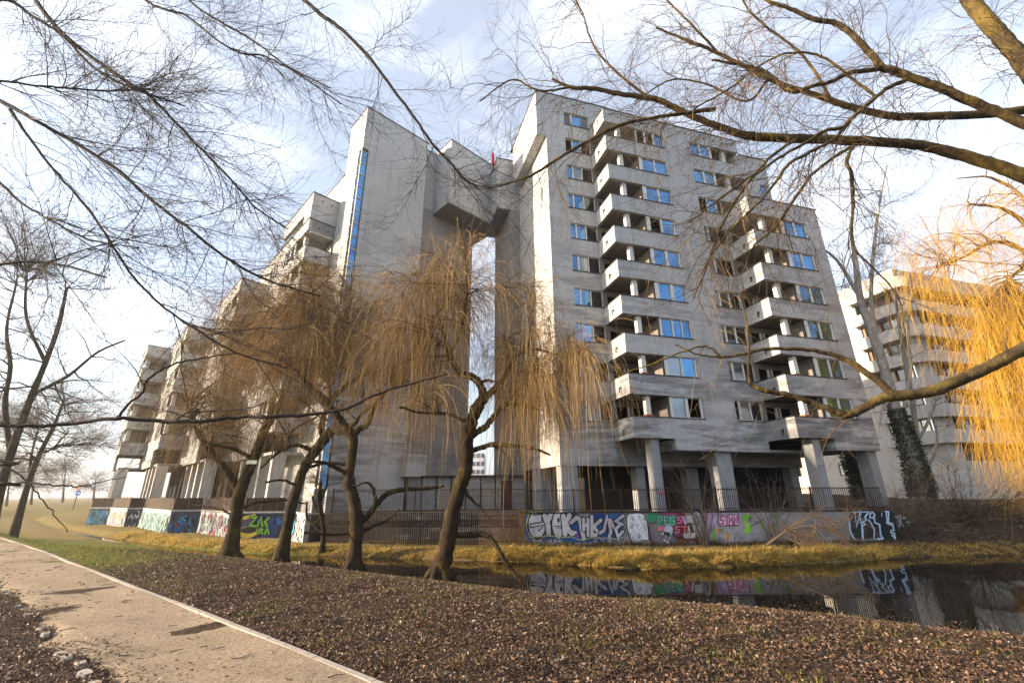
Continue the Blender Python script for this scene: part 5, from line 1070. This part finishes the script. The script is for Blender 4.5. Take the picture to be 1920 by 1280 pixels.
# the two big trees whose limbs reach over the viewer
def overhead(name, label, trunk, limbs, seed, barkm, twigm, n1, n2, n3, l1, l2_, l3_, grav, curl, leaf=None, thin=1.0, up=0.2):
    rng = np.random.default_rng(seed); T, R = smooth(*trunk, 6); root = thing(name, (T[0][0], T[0][1], ground_z(T[0][0], T[0][1])), label, 'tree')
    tr = Tubes(); R = R.copy(); R[:5] *= np.linspace(1.5, 1, 5); tr.add(T, knobbly(R, .04), 14); tr.build('trunk', M[barkm], root)
    tw, lb = Tubes(), Tubes(); wsum = 0; S = []
    for pts, Yv in limbs:
        p_, r_ = px_line(pts, Yv)
        if not -10 < pts[0][0] < 1930 and pts[0][1] > -35:                 # carry the limb on to the trunk outside the frame
            tp = trunk[0][np.argmin(np.abs(trunk[0][:, 2] - (p_[0][2] - .8)))]; p_ = np.vstack([tp, p_]); r_ = np.concatenate([[r_[0] * 1.2], r_])
        P, Rr = smooth(p_, r_ * (.84 if barkm == 'limb_bark' else .95), 6); P = P + rng.normal(0, .005, P.shape); S.append((P, Rr, pts, len(p_) > len(pts))); lim = Tubes(); lim.add(P, knobbly(Rr, .025), 10); lim.build('limb', M[barkm], root); wsum += np.linalg.norm(np.diff(P, axis=0), axis=1).sum()
    B1 = []
    for P, Rr, pts, ext in S:
        left, low = pts[0][0] < 900, pts[0][1]
        dens = .05 if left and low > 850 else .06 if left and low > 700 else .35 if left and low > 280 else .12 if not left and low > 580 else 1
        m = max(1, int(dens * n1 * np.linalg.norm(np.diff(P, axis=0), axis=1).sum() / wsum))
        p, d, r = off_limb(P, Rr, m, .28 if ext else .12, 1, (.35, 1.05), up, rng)
        Q = batch(p, d, rng.uniform(*l1, m) * (.4 if low > 580 else 1), 9, .10 if barkm == 'dark_bark' else .19, grav, rng, curl); B1.append(Q); rr = np.minimum(.0085 * thin, r * .55)[:, None]; tw.add(Q, rr * (1 - .72 * np.linspace(0, 1, 10))[None], 5)
    B1 = np.vstack(B1); p, d = off_batch(B1, n2, .1, 1, (.35, 1.0), up * .5, rng); B2 = batch(p, d, rng.uniform(*l2_, n2), 7, .15, grav, rng, curl); tw.add(B2, taper(.0036 * thin, .0014 * thin, 8), 4)
    p, d = off_batch(B2, n3, .1, 1, (.4, 1.1), 0, rng); B3 = batch(p, d, rng.uniform(*l3_, n3), 5, .18, grav, rng, curl); tw.add(B3, taper(.0020 * thin, .0010 * thin, 6), 3)
    tw.build('twigs', M[twigm], root)
    if leaf:
        k = rng.integers(0, len(B3), leaf * 3); keep = np.argsort(np.sin(B3[k, -1, 0] * 1.9 + 1) + np.sin(B3[k, -1, 2] * 2.3))[-leaf:]; k = k[keep]
        d = unit(np.stack([rng.normal(0, .35, leaf), rng.normal(0, .35, leaf), -np.ones(leaf)], 1)); V, Fq = tri_cards(B3[k, -1], d, rng.uniform(.03, .07, leaf), rng.uniform(.010, .018, leaf), rng); np_mesh('dead_leaves', V, Fq, M['seed_leaf'], root)
        bud = Tubes(); k = rng.integers(0, len(B3), 2600); e = B3[k, rng.integers(1, 6, 2600)]; dq = unit(rng.normal(size=(2600, 3))); Q = np.stack([e, e + dq * .008, e + dq * .018], 1); bud.add(Q, np.array([.003, .005, .001])[None], 4); bud.build('buds', M[twigm], root)
    return root
TL = (np.array([(-10.6, 1.2, -1.9), (-10.5, 1.3, .4), (-10.4, 1.4, 2.4), (-10.5, 1.5, 4.6), (-10.3, 1.5, 7.2), (-10.4, 1.4, 10)]), np.array([.24, .20, .18, .15, .11, .06]))
overhead('overhanging_tree', 'dark bare tree whose thin limbs sweep in from the left across the sky', TL,
    [([(-160, 120, 16), (0, 190, 13), (60, 222, 11), (140, 268, 10), (220, 318, 9), (280, 372, 8), (350, 425, 7), (420, 480, 6), (500, 525, 5), (600, 555, 3)], [5.6, 6, 6, 6.2, 6.3, 6.4, 6.5, 6.6, 6.8, 7]),
     ([(20, 205, 10), (45, 245, 8), (100, 318, 7), (160, 385, 7), (205, 450, 6), (250, 520, 6), (310, 578, 5), (380, 625, 5), (440, 660, 4), (540, 690, 3)], [6, 6, 6.1, 6.2, 6.3, 6.4, 6.5, 6.6, 6.7, 6.9]),
     ([(30, -60, 16), (80, 20, 14), (130, 75, 12), (190, 120, 11), (245, 158, 10), (275, 175, 8), (325, 225, 7), (370, 272, 6), (440, 345, 5), (480, 390, 4), (540, 430, 3)], [6.6] * 11),
     ([(-120, 60, 15), (0, 0, 12), (60, 30, 9), (120, 70, 8), (180, 130, 7), (255, 168, 6), (345, 198, 4)], [6.0, 6.2, 6.3, 6.4, 6.5, 6.6, 6.7]), ([(-110, 160, 9), (0, 152, 7), (60, 160, 6), (120, 165, 6), (200, 170, 5), (290, 167, 3)], [5.6, 5.8, 5.9, 6, 6.2, 6.4]),
     ([(240, -40, 9), (275, 2, 8), (310, 18, 7), (350, 30, 6), (400, 70, 5), (450, 100, 5), (495, 105, 4), (560, 140, 4), (640, 195, 3)], [7.2] * 9), ([(330, -30, 7), (365, 10, 6), (420, 45, 5), (480, 80, 5), (540, 125, 4), (620, 165, 3)], [7.6] * 6),
     ([(520, -40, 11), (570, 0, 10), (605, 30, 10), (640, 55, 9), (690, 105, 8), (735, 165, 7), (780, 225, 6), (815, 275, 6), (845, 305, 5), (870, 335, 5), (895, 350, 3)], [7.4] * 11),
     ([(-140, 790, 14), (0, 797, 11), (70, 798, 10), (150, 792, 10), (220, 785, 10), (300, 789, 10), (380, 790, 9), (440, 781, 9), (520, 781, 8), (600, 775, 7), (650, 765, 6), (700, 742, 5), (760, 722, 4), (840, 700, 3)], [4.6, 4.8, 4.9, 5, 5, 5.1, 5.1, 5.2, 5.2, 5.3, 5.3, 5.4, 5.5, 5.6]),
     ([(220, 783, 7), (245, 755, 6), (265, 738, 6), (272, 720, 6), (285, 705, 6), (310, 690, 5), (340, 678, 5), (400, 668, 4), (440, 662, 3)], [5] * 9), ([(330, 788, 4), (355, 772, 4), (400, 770, 3), (450, 768, 3), (500, 755, 2)], [5.1] * 5),
     ([(-100, 905, 8), (0, 905, 6), (50, 905, 6), (110, 910, 5), (150, 912, 4), (190, 902, 3), (235, 895, 2)], [4.8] * 7), ([(-100, 860, 7), (0, 875, 5), (40, 892, 5), (70, 925, 4), (100, 965, 3), (130, 998, 2)], [4.8] * 6), ([(-120, 300, 12), (-20, 330, 9), (40, 380, 7), (100, 415, 6), (170, 450, 5), (260, 465, 3)], [5.8] * 6), ([(-120, 520, 12), (-20, 500, 9), (60, 490, 7), (130, 500, 6), (200, 520, 4)], [6.2] * 5)],
    31, 'dark_bark', 'dark_twig', 420, 3400, 7600, (.5, 2.4), (.25, 1.1), (.10, .45), .004, None, 520, 1.0, .1)
TR = (np.array([(12.6, 2.6, -2.0), (12.5, 2.6, -.5), (12.4, 2.7, 1.6), (12.3, 2.7, 3.4), (12.2, 2.8, 5.6), (12.1, 2.8, 8.2), (12.0, 2.9, 11)]), np.array([.42, .36, .34, .32, .28, .2, .1]))
overhead('mossy_tree', 'large tree whose thick mossy limbs reach in from the right over the tower', TR,
    [([(2080, 380, 56), (1990, 362, 50), (1920, 330, 46), (1850, 305, 40), (1780, 285, 35), (1713, 271, 30), (1640, 266, 28), (1580, 263, 27), (1500, 260, 25), (1425, 257, 24), (1388, 252, 20), (1350, 238, 18), (1326, 230, 17), (1279, 209, 16), (1240, 190, 15), (1217, 184, 14), (1160, 176, 12), (1111, 166, 11), (1071, 164, 9), (1035, 148, 6)], [6.9] * 3 + [7] * 17),
     ([(2060, 215, 38), (1980, 205, 34), (1913, 208, 30), (1850, 214, 28), (1780, 217, 26), (1700, 219, 24), (1680, 219, 23), (1613, 206, 20), (1560, 189, 18), (1513, 173, 16), (1470, 160, 14), (1440, 147, 13), (1400, 126, 12), (1347, 100, 10), (1310, 84, 9), (1280, 73, 8), (1230, 52, 5)], [7.4] * 17),
     ([(2050, 300, 46), (1985, 262, 40), (1920, 232, 34), (1870, 210, 32), (1813, 187, 30), (1760, 163, 27), (1707, 145, 25), (1680, 134, 24), (1653, 126, 22), (1635, 103, 20), (1613, 80, 19), (1590, 58, 17), (1563, 42, 16), (1527, 37, 14), (1490, 20, 12), (1437, 0, 9), (1400, -20, 7)], [6.4] * 17),
     ([(2000, 240, 76), (1960, 175, 66), (1920, 118, 58), (1885, 78, 52), (1850, 38, 48), (1815, -5, 46), (1780, -60, 42)], [6.8] * 7),
     ([(2100, 600, 58), (1990, 630, 48), (1920, 654, 42), (1860, 685, 38), (1800, 712, 36), (1740, 735, 33), (1680, 742, 32), (1650, 748, 27), (1620, 765, 23), (1590, 777, 22), (1565, 770, 18), (1530, 757, 15), (1490, 743, 14), (1450, 735, 13), (1420, 728, 12), (1405, 718, 10)], [5.6] * 16),
     ([(1672, 742, 24), (1655, 722, 20), (1620, 695, 17), (1590, 676, 15), (1555, 663, 12), (1520, 656, 11), (1480, 654, 10), (1430, 655, 9), (1400, 662, 8), (1352, 669, 6), (1310, 664, 4), (1265, 645, 3)], [5.6] * 12), ([(1406, 720, 9), (1403, 690, 7), (1404, 655, 6), (1400, 610, 5), (1390, 560, 3)], [5.6] * 5),
     ([(1352, 668, 6), (1325, 650, 5), (1290, 655, 4), (1250, 672, 4), (1200, 690, 3), (1150, 705, 2)], [5.6] * 6),
     ([(1655, 128, 16), (1620, 133, 14), (1590, 138, 13), (1555, 155, 12), (1520, 162, 11), (1490, 173, 12), (1468, 165, 11), (1450, 145, 10), (1425, 130, 9), (1390, 122, 8), (1335, 112, 6)], [6.4] * 11),
     ([(1700, 150, 14), (1665, 165, 13), (1633, 190, 12), (1605, 215, 12), (1580, 238, 11), (1545, 246, 10), (1515, 265, 9), (1467, 292, 8), (1430, 318, 7), (1397, 338, 6), (1340, 380, 5), (1290, 418, 3)], [6.3] * 12),
     ([(1590, 232, 10), (1563, 261, 10), (1520, 285, 9), (1480, 307, 9), (1455, 340, 8), (1425, 378, 7), (1380, 420, 5), (1340, 470, 4), (1310, 520, 3)], [6.3] * 9), ([(1594, 275, 10), (1560, 298, 9), (1527, 323, 8), (1500, 358, 8), (1475, 395, 7), (1455, 425, 6), (1415, 460, 5), (1400, 490, 4)], [6.9] * 8),
     ([(1640, 180, 9), (1600, 150, 8), (1540, 105, 7), (1480, 100, 6), (1430, 120, 5), (1370, 165, 5), (1300, 205, 4)], [6.3] * 7),
     ([(1340, 205, 12), (1279, 213, 10), (1220, 222, 9), (1159, 236, 9), (1104, 264, 8), (1042, 300, 7), (1002, 326, 6), (960, 342, 5), (915, 352, 3)], [6.6] * 9), ([(1600, 275, 9), (1588, 300, 10), (1597, 330, 9), (1600, 380, 8), (1596, 430, 7), (1605, 470, 6), (1640, 505, 5), (1680, 550, 4), (1705, 620, 2)], [6.8] * 9),
     ([(1490, 262, 9), (1440, 300, 8), (1390, 360, 7), (1350, 430, 6), (1325, 500, 5), (1300, 560, 3)], [6.6] * 6), ([(1560, 190, 9), (1510, 110, 8), (1450, 60, 7), (1405, 20, 6), (1380, -30, 5)], [7.4] * 5), ([(1440, 148, 8), (1400, 190, 6), (1330, 160, 5), (1260, 150, 4), (1190, 190, 3)], [7.4] * 5), ([(1217, 184, 8), (1150, 130, 6), (1110, 80, 5), (1090, 20, 4), (1060, -30, 3)], [7] * 5), ([(1347, 100, 7), (1290, 40, 6), (1250, 0, 5)], [7.4] * 3), ([(1071, 164, 6), (1010, 170, 5), (960, 150, 4), (900, 190, 3)], [7] * 4)],
    32, 'limb_bark', 'tan_twig', 560, 3600, 5200, (.6, 2.0), (.3, 1.1), (.12, .45), .11, .8, None, .95, .0)

# shrubs, brushwood and the fallen branch
def shrub(name, label, cat, px_, py_, Y, n, L, r, twigm, spread=.5, seed=1, n2=3, grav=.04, up=1.0):
    rng = np.random.default_rng(seed); b = at_y(px_, py_, Y); b[2] = min(b[2], ground_z(b[0], b[1]) + 0.02); root = thing(name, b, label, cat)
    d = rng.normal(0, spread, (n, 3)); d[:, 2] = np.abs(d[:, 2]) + up; A1 = batch(b + rng.normal(0, .12, (n, 3)) * [1, 1, 0], d, rng.uniform(.5, 1, n) * L, 8, .12, grav, rng); t = Tubes(); t.add(A1, taper(r, r * .35, 9), 4)
    p, dd = off_batch(A1, n * n2, .25, 1, (.3, .9), .2, rng); A2 = batch(p, dd, rng.uniform(.2, .5, len(p)) * L * .7, 6, .16, grav, rng); t.add(A2, taper(r * .5, r * .22, 7), 3)
    p, dd = off_batch(A2, n * n2, .25, 1, (.3, .9), .2, rng); A3 = batch(p, dd, rng.uniform(.12, .3, len(p)) * L * .6, 5, .18, grav, rng); t.add(A3, taper(r * .3, r * .15, 6), 3); t.build('stems', M[twigm], root); return root
shrub('bare_shrub', 'upright bare shrub in front of the wide pillar, growing by the graffiti wall', 'shrub', 1322, 1020, 24.9, 26, 5.4, .016, 'grey_twig', .26, 41, 4)
shrub('bare_shrub', 'thin bare saplings in front of the lime green graffiti', 'shrub', 1452, 1022, 24.7, 20, 4.6, .016, 'grey_twig', .30, 42)
shrub('brushwood', 'tangled dark brushwood on the slope right of the white outlined letters', 'shrub', 1690, 1012, 26, 70, 3.6, .016, 'grey_twig', .95, 43, 5, .06, .55)
shrub('brushwood', 'dense brown thicket on the dark slope under the golden willow', 'shrub', 1815, 985, 27, 80, 4.2, .016, 'dark_twig', .9, 44, 5, .05, .6)
shrub('brushwood', 'grey leafless thicket below the ivy wrapped trunk at the wall end', 'shrub', 1745, 1000, 26, 70, 3.4, .014, 'tan_twig', .9, 47, 5, .05, .6)
shrub('brushwood', 'low bramble heap at the foot of the rust stained pier', 'shrub', 962, 1030, 24.6, 60, 1.7, .007, 'tan_twig', .9, 45, 4, .09, .5)
shrub('brushwood', 'arching bramble before the blue graffiti piece', 'shrub', 1030, 1030, 24.4, 36, 1.3, .006, 'tan_twig', .9, 46, 3, .10, .5)
rng = np.random.default_rng(51); fb = at_y(1500, 1000, 23.8); fb[2] = ground_z(fb[0], fb[1]); fr = thing('fallen_branch', fb, 'fallen branch with a fan of pale broken twigs leaning on the graffiti wall', 'branch'); t = Tubes(); S = []
for pts, Yv in (([(1424, 1030, 6), (1450, 1012, 6), (1475, 994, 5), (1500, 975, 4), (1530, 960, 3)], [23.2, 23.5, 23.8, 24.1, 24.3]), ([(1470, 1006, 3), (1500, 1020, 4), (1540, 1040, 4)], [23.2] * 3), ([(1480, 992, 4), (1520, 985, 3), (1550, 990, 3), (1590, 1010, 2)], [23.8] * 4), ([(1490, 984, 4), (1530, 968, 3), (1575, 978, 3), (1610, 965, 2)], [23.9] * 4), ([(1460, 975, 3), (1480, 992, 3), (1520, 1010, 3), (1555, 1035, 2)], [23.7] * 4), ([(1530, 975, 3), (1525, 1000, 3), (1505, 1025, 2)], [23.6] * 3)):
    P, R = smooth(*px_line(pts, Yv), 5); S.append((P, R)); t.add(P, R, 6)
for P, R in S:
    p, d, r = off_limb(P, R, 34, .2, 1, (.3, 1.2), .1, rng); Q = batch(p, d, rng.uniform(.3, 1.5, 34), 7, .2, .06, rng); t.add(Q, taper(.016, .005, 8), 4); p, d = off_batch(Q, 130, .2, 1, (.4, 1), .1, rng); t.add(batch(p, d, rng.uniform(.2, .6, 130), 5, .2, .05, rng), taper(.007, .003, 6), 3)
t.build('branch', simple('weathered_pale_wood', (0.32, 0.21, 0.12), 0.9, 0.1, 0, 0.4, 5), fr)

# leaf litter, dry bank grass, lawn, path twigs
rng = np.random.default_rng(61); m = 680000; a = rng.uniform(-math.radians(56), math.radians(56), m); r = rng.uniform(3.0, 21, m) ** 1.0
X, Y = r * np.sin(a), r * np.cos(a); inc = inside_poly(X, Y, CANAL); near = inside_poly(X, Y, NEARSIDE); q = np.stack([X - P0[0], Y - P0[1]], 1); tpar = q @ PD; wl_ = q @ PN + .0011 * np.maximum(0, tpar - 12) ** 2
on = (wl_ > -.05) & (wl_ < 1.5 + .15 * np.sin(tpar * 2.1)); edge = (wl_ > .8) & on
lawn = np.clip(-.20 * X - 1.5 + .8 * np.sin(X * .7) * np.sin(Y * .9), 0, 1) * (wl_ < 0)
keep = near & ~inc & (~on | (rng.uniform(size=m) < np.where(edge, .50 * np.maximum(0, wl_ - .8) ** 1.5, .006))) & (rng.uniform(size=m) > lawn * .9)
patch = .5 + .3 * np.sin(X * 1.9 + np.sin(Y * 1.3)) * np.sin(Y * 1.6 + 1.2 * np.sin(X)) + .3 * np.sin(X * 5.1 + 2 * np.sin(Y * 3.3)) * np.sin(Y * 4.6 + 1.5 * np.sin(X * 2.7)); keep &= rng.uniform(size=m) < .22 + .95 * patch
X, Y = X[keep], Y[keep]; Z = terrain(X, Y); m = len(X); d = unit(np.stack([rng.normal(size=m), rng.normal(size=m), rng.normal(.10, .26, m)], 1)); V, Fq = tri_cards(np.stack([X, Y, Z + rng.uniform(.008, .035, m)], 1), d, rng.uniform(.016, .036, m) * rng.choice([.7, 1, 1.5], m), rng.uniform(.010, .026, m), rng, .5)
np_mesh('leaf_litter', V, Fq, M['dry_leaf'], kind='stuff')
def blades(name, X, Y, L, W, lean, matn, seed, kind='stuff'):
    rng = np.random.default_rng(seed); m = len(X); d = unit(np.stack([lean[0] + rng.normal(0, .45, m), lean[1] + rng.normal(0, .45, m), np.full(m, 1.0)], 1)); p = np.stack([X, Y, terrain(X, Y) - .02], 1); s = unit(np.cross(d, rng.normal(size=(m, 3)))); L_ = L[:, None]; W_ = W[:, None]
    d2 = unit(d + np.array([lean[0], lean[1], -.9]) * rng.uniform(.3, 1.1, (m, 1))); p1 = p + d * L_ * .55; p2 = p1 + d2 * L_ * .5
    V = np.stack([p - s * W_, p + s * W_, p1 + s * W_ * .7, p1 - s * W_ * .7, p2 + s * W_ * .12, p2 - s * W_ * .12], 1).reshape(-1, 3); i = np.arange(m)[:, None] * 6
    np_mesh(name, V, np.concatenate([i + [[0, 1, 2, 3]], i + [[3, 2, 4, 5]]], 0), M[matn], kind=kind)
seg = [(FAR[k], FAR[k + 1]) for k in range(1, 15)]; xs, ys = [], []
rng = np.random.default_rng(62)
for (x0, y0), (x1, y1) in seg:
    L = math.hypot(x1 - x0, y1 - y0); n = int(L * (2600 if -1 < x0 < 18 else 800)); t = rng.uniform(0, 1, n); off = np.abs(rng.normal(0, .75, n)) + .02; nx, ny = (y1 - y0) / L, -(x1 - x0) / L
    if ny < 0: nx, ny = -nx, -ny
    clump = np.floor(t * L * 2.6) ; cx = (clump + .5 + .35 * np.sin(clump * 12.9)) / (L * 2.6); t = np.where(rng.uniform(size=n) < .7, cx + rng.normal(0, .10 / L, n), t)
    xs.append(x0 + (x1 - x0) * t + nx * off); ys.append(y0 + (y1 - y0) * t + ny * off)
X, Y = np.concatenate(xs), np.concatenate(ys); k = (Y < 25.1) | (X < 0.4); X, Y = X[k], Y[k]; m = len(X); blades('bank_grass', X, Y, rng.uniform(.10, .40, m) * (.5 + .8 * (.5 + .5 * np.sin(X * 3.1 + 2 * np.sin(Y * 2.2)) * np.sin(Y * 4.1 + X))) * np.where((X > -1) & (X < 18), 1.1, .5), rng.uniform(.006, .012, m), (.05, -.5), 'dry_grass', 63)
m = 60000; X = rng.uniform(-34, -2, m); Y = rng.uniform(8, 30, m); near = inside_poly(X, Y, NEARSIDE) & ~inside_poly(X, Y, CANAL); q = np.stack([X - P0[0], Y - P0[1]], 1); wl_ = q @ PN + .0011 * np.maximum(0, q @ PD - 12) ** 2
lawn = np.clip(-.20 * X - 1.2 + .8 * np.sin(X * .7) * np.sin(Y * .9), 0, 1); k = near & ((wl_ < -.1)) & (rng.uniform(size=m) < lawn); X, Y = X[k], Y[k]; m = len(X); blades('lawn', X, Y, rng.uniform(.05, .12, m), rng.uniform(.008, .014, m), (0, 0), 'green_grass', 64)
m = 16000; cx = rng.uniform(-4, 11, 420); cy = rng.uniform(3.0, 13, 420); k = rng.integers(0, 420, m); X = cx[k] + rng.normal(0, .16, m); Y = cy[k] + rng.normal(0, .16, m); q = np.stack([X - P0[0], Y - P0[1]], 1) @ PN; kk = inside_poly(X, Y, NEARSIDE) & ~inside_poly(X, Y, CANAL) & (q < -.1); X, Y = X[kk], Y[kk]; m = len(X)
blades('grass_tufts', X, Y, rng.uniform(.05, .12, m), rng.uniform(.003, .006, m), (0, 0), 'green_grass', 65)
t = Tubes(); m = 260; tt_ = rng.uniform(-3, 22, m); w_ = rng.uniform(.1, 1.9, m); c = np.array([path_pt(a, b) for a, b in zip(tt_, w_)]); ang = rng.normal(.3, .5, m); L = rng.uniform(.05, .2, m) * (rng.uniform(size=m) ** .5); d = np.stack([np.cos(ang), np.sin(ang)], 1)
Z = terrain(c[:, 0], c[:, 1]) + .036; A0 = np.stack([c[:, 0] - d[:, 0] * L / 2, c[:, 1] - d[:, 1] * L / 2, Z], 1); A2 = np.stack([c[:, 0] + d[:, 0] * L / 2, c[:, 1] + d[:, 1] * L / 2, Z], 1); t.add(np.stack([A0, (A0 + A2) / 2 + rng.normal(0, .012, (m, 3)) * [1, 1, 0], A2], 1), np.array([.005, .0045, .003])[None], 4); t.build('path_twigs', M['dark_twig'], kind='stuff')
KG = 'broken kerb stones along the inner edge of the path'
for i, (x, y, s) in enumerate([(158, 1264, 1.2), (148, 1248, 1), (121, 1238, 1.1), (112, 1228, 1.2), (84, 1190, 1), (73, 1180, .8), (52, 1155, 1), (34, 1135, .8), (16, 1112, .9), (8, 1103, .8), (176, 1282, 1.0), (4, 1094, .7)]):
    c = at_z(x, y, -1.58); z = ground_z(c[0], c[1]); ks = thing('kerb_stone', (c[0], c[1], z), 'pale broken kerb stone half buried in leaves on the inner edge of the path', 'kerb stone', KG); r_ = random.Random(i); q = MB(); L, Wd = .085 * s, .05 * s
    ring = [(a * L * r_.uniform(.8, 1.1), b * Wd * r_.uniform(.8, 1.1)) for a, b in ((-1, -.7), (-.4, -1), (.5, -.95), (1, -.5), (.95, .6), (.3, 1), (-.6, .9), (-1, .4))]; T_ = [(c[0] + PD[0] * a + PN[0] * b, c[1] + PD[1] * a + PN[1] * b) for a, b in ring]
    top = [(c[0] + (x_ - c[0]) * .9, c[1] + (y_ - c[1]) * .9, z + .03 + r_.uniform(-.006, .006)) for x_, y_ in T_]; bot = [(x_, y_, z - .05) for x_, y_ in T_]; q.face(top)
    for j in range(8): q.face([bot[j], bot[(j + 1) % 8], top[(j + 1) % 8], top[j]])
    q.build('stone', M['kerb'], ks)

rng = np.random.default_rng(71); m = 26000; X = rng.uniform(14, 34, m); Y = rng.uniform(21, 33, m); k = ~inside_poly(X, Y, CANAL) & ~inside_poly(X, Y, NEARSIDE) & ((X > 20.4) | (Y < 25)) & (rng.uniform(size=m) < .25 + .5 * (np.sin(X * 1.7) * np.sin(Y * 2.1) > -.2)); X, Y = X[k], Y[k]; m = len(X)
d = unit(np.stack([rng.normal(size=m), rng.normal(size=m), rng.normal(.1, .3, m)], 1)); V, Fq = tri_cards(np.stack([X, Y, terrain(X, Y) + .03], 1), d, rng.uniform(.06, .14, m), rng.uniform(.04, .09, m), rng, .4); np_mesh('slope_leaves', V, Fq, M['dry_leaf'], kind='stuff')
m = 1500; t_ = rng.uniform(0, 1, m); i = rng.integers(3, 11, m); A_, B_ = np.array(NEAR)[i], np.array(NEAR)[i + 1]; q = A_ + (B_ - A_) * t_[:, None] + np.stack([rng.uniform(0, 1, m), np.abs(rng.normal(0, .9, m))], 1); k = inside_poly(q[:, 0], q[:, 1], CANAL); q = q[k]; m = len(q)
d = unit(np.stack([rng.normal(size=m), rng.normal(size=m), np.zeros(m)], 1)); V, Fq = tri_cards(np.stack([q[:, 0], q[:, 1], np.full(m, WATER_Z + .006)], 1), d, rng.uniform(.04, .08, m), rng.uniform(.03, .05, m), rng, .02); np_mesh('floating_leaves', V, Fq, M['dry_leaf'], kind='stuff')

m = 9000; X = rng.uniform(.7, 20.1, m); Y = 25.28 - np.abs(rng.normal(0, .16, m)); k = rng.uniform(size=m) < .3 + .7 * (np.sin(X * 2.3) * np.sin(X * .9 + 1) > .05); X, Y = X[k], Y[k]; m = len(X); blades('wall_weeds', X, Y, rng.uniform(.10, .42, m), rng.uniform(.005, .010, m), (0, -.15), 'tan_twig', 72)

# ------------------------------------------------------------------ thin winter haze
hz = MB(); box(hz, -1700, 1700, -1700, 1700, -8, 40)
mh = bpy.data.materials.new('winter_haze'); mh.use_nodes = True; mh.node_tree.nodes.clear()
ho = mh.node_tree.nodes.new('ShaderNodeOutputMaterial'); hv = mh.node_tree.nodes.new('ShaderNodeVolumePrincipled')
hv.inputs['Color'].default_value = (0.95, 0.95, 0.95, 1); hv.inputs['Density'].default_value = 0.0009; hv.inputs['Anisotropy'].default_value = 0.75
mh.node_tree.links.new(hv.outputs[0], ho.inputs['Volume'])
hz.build('haze', mh, kind='stuff')
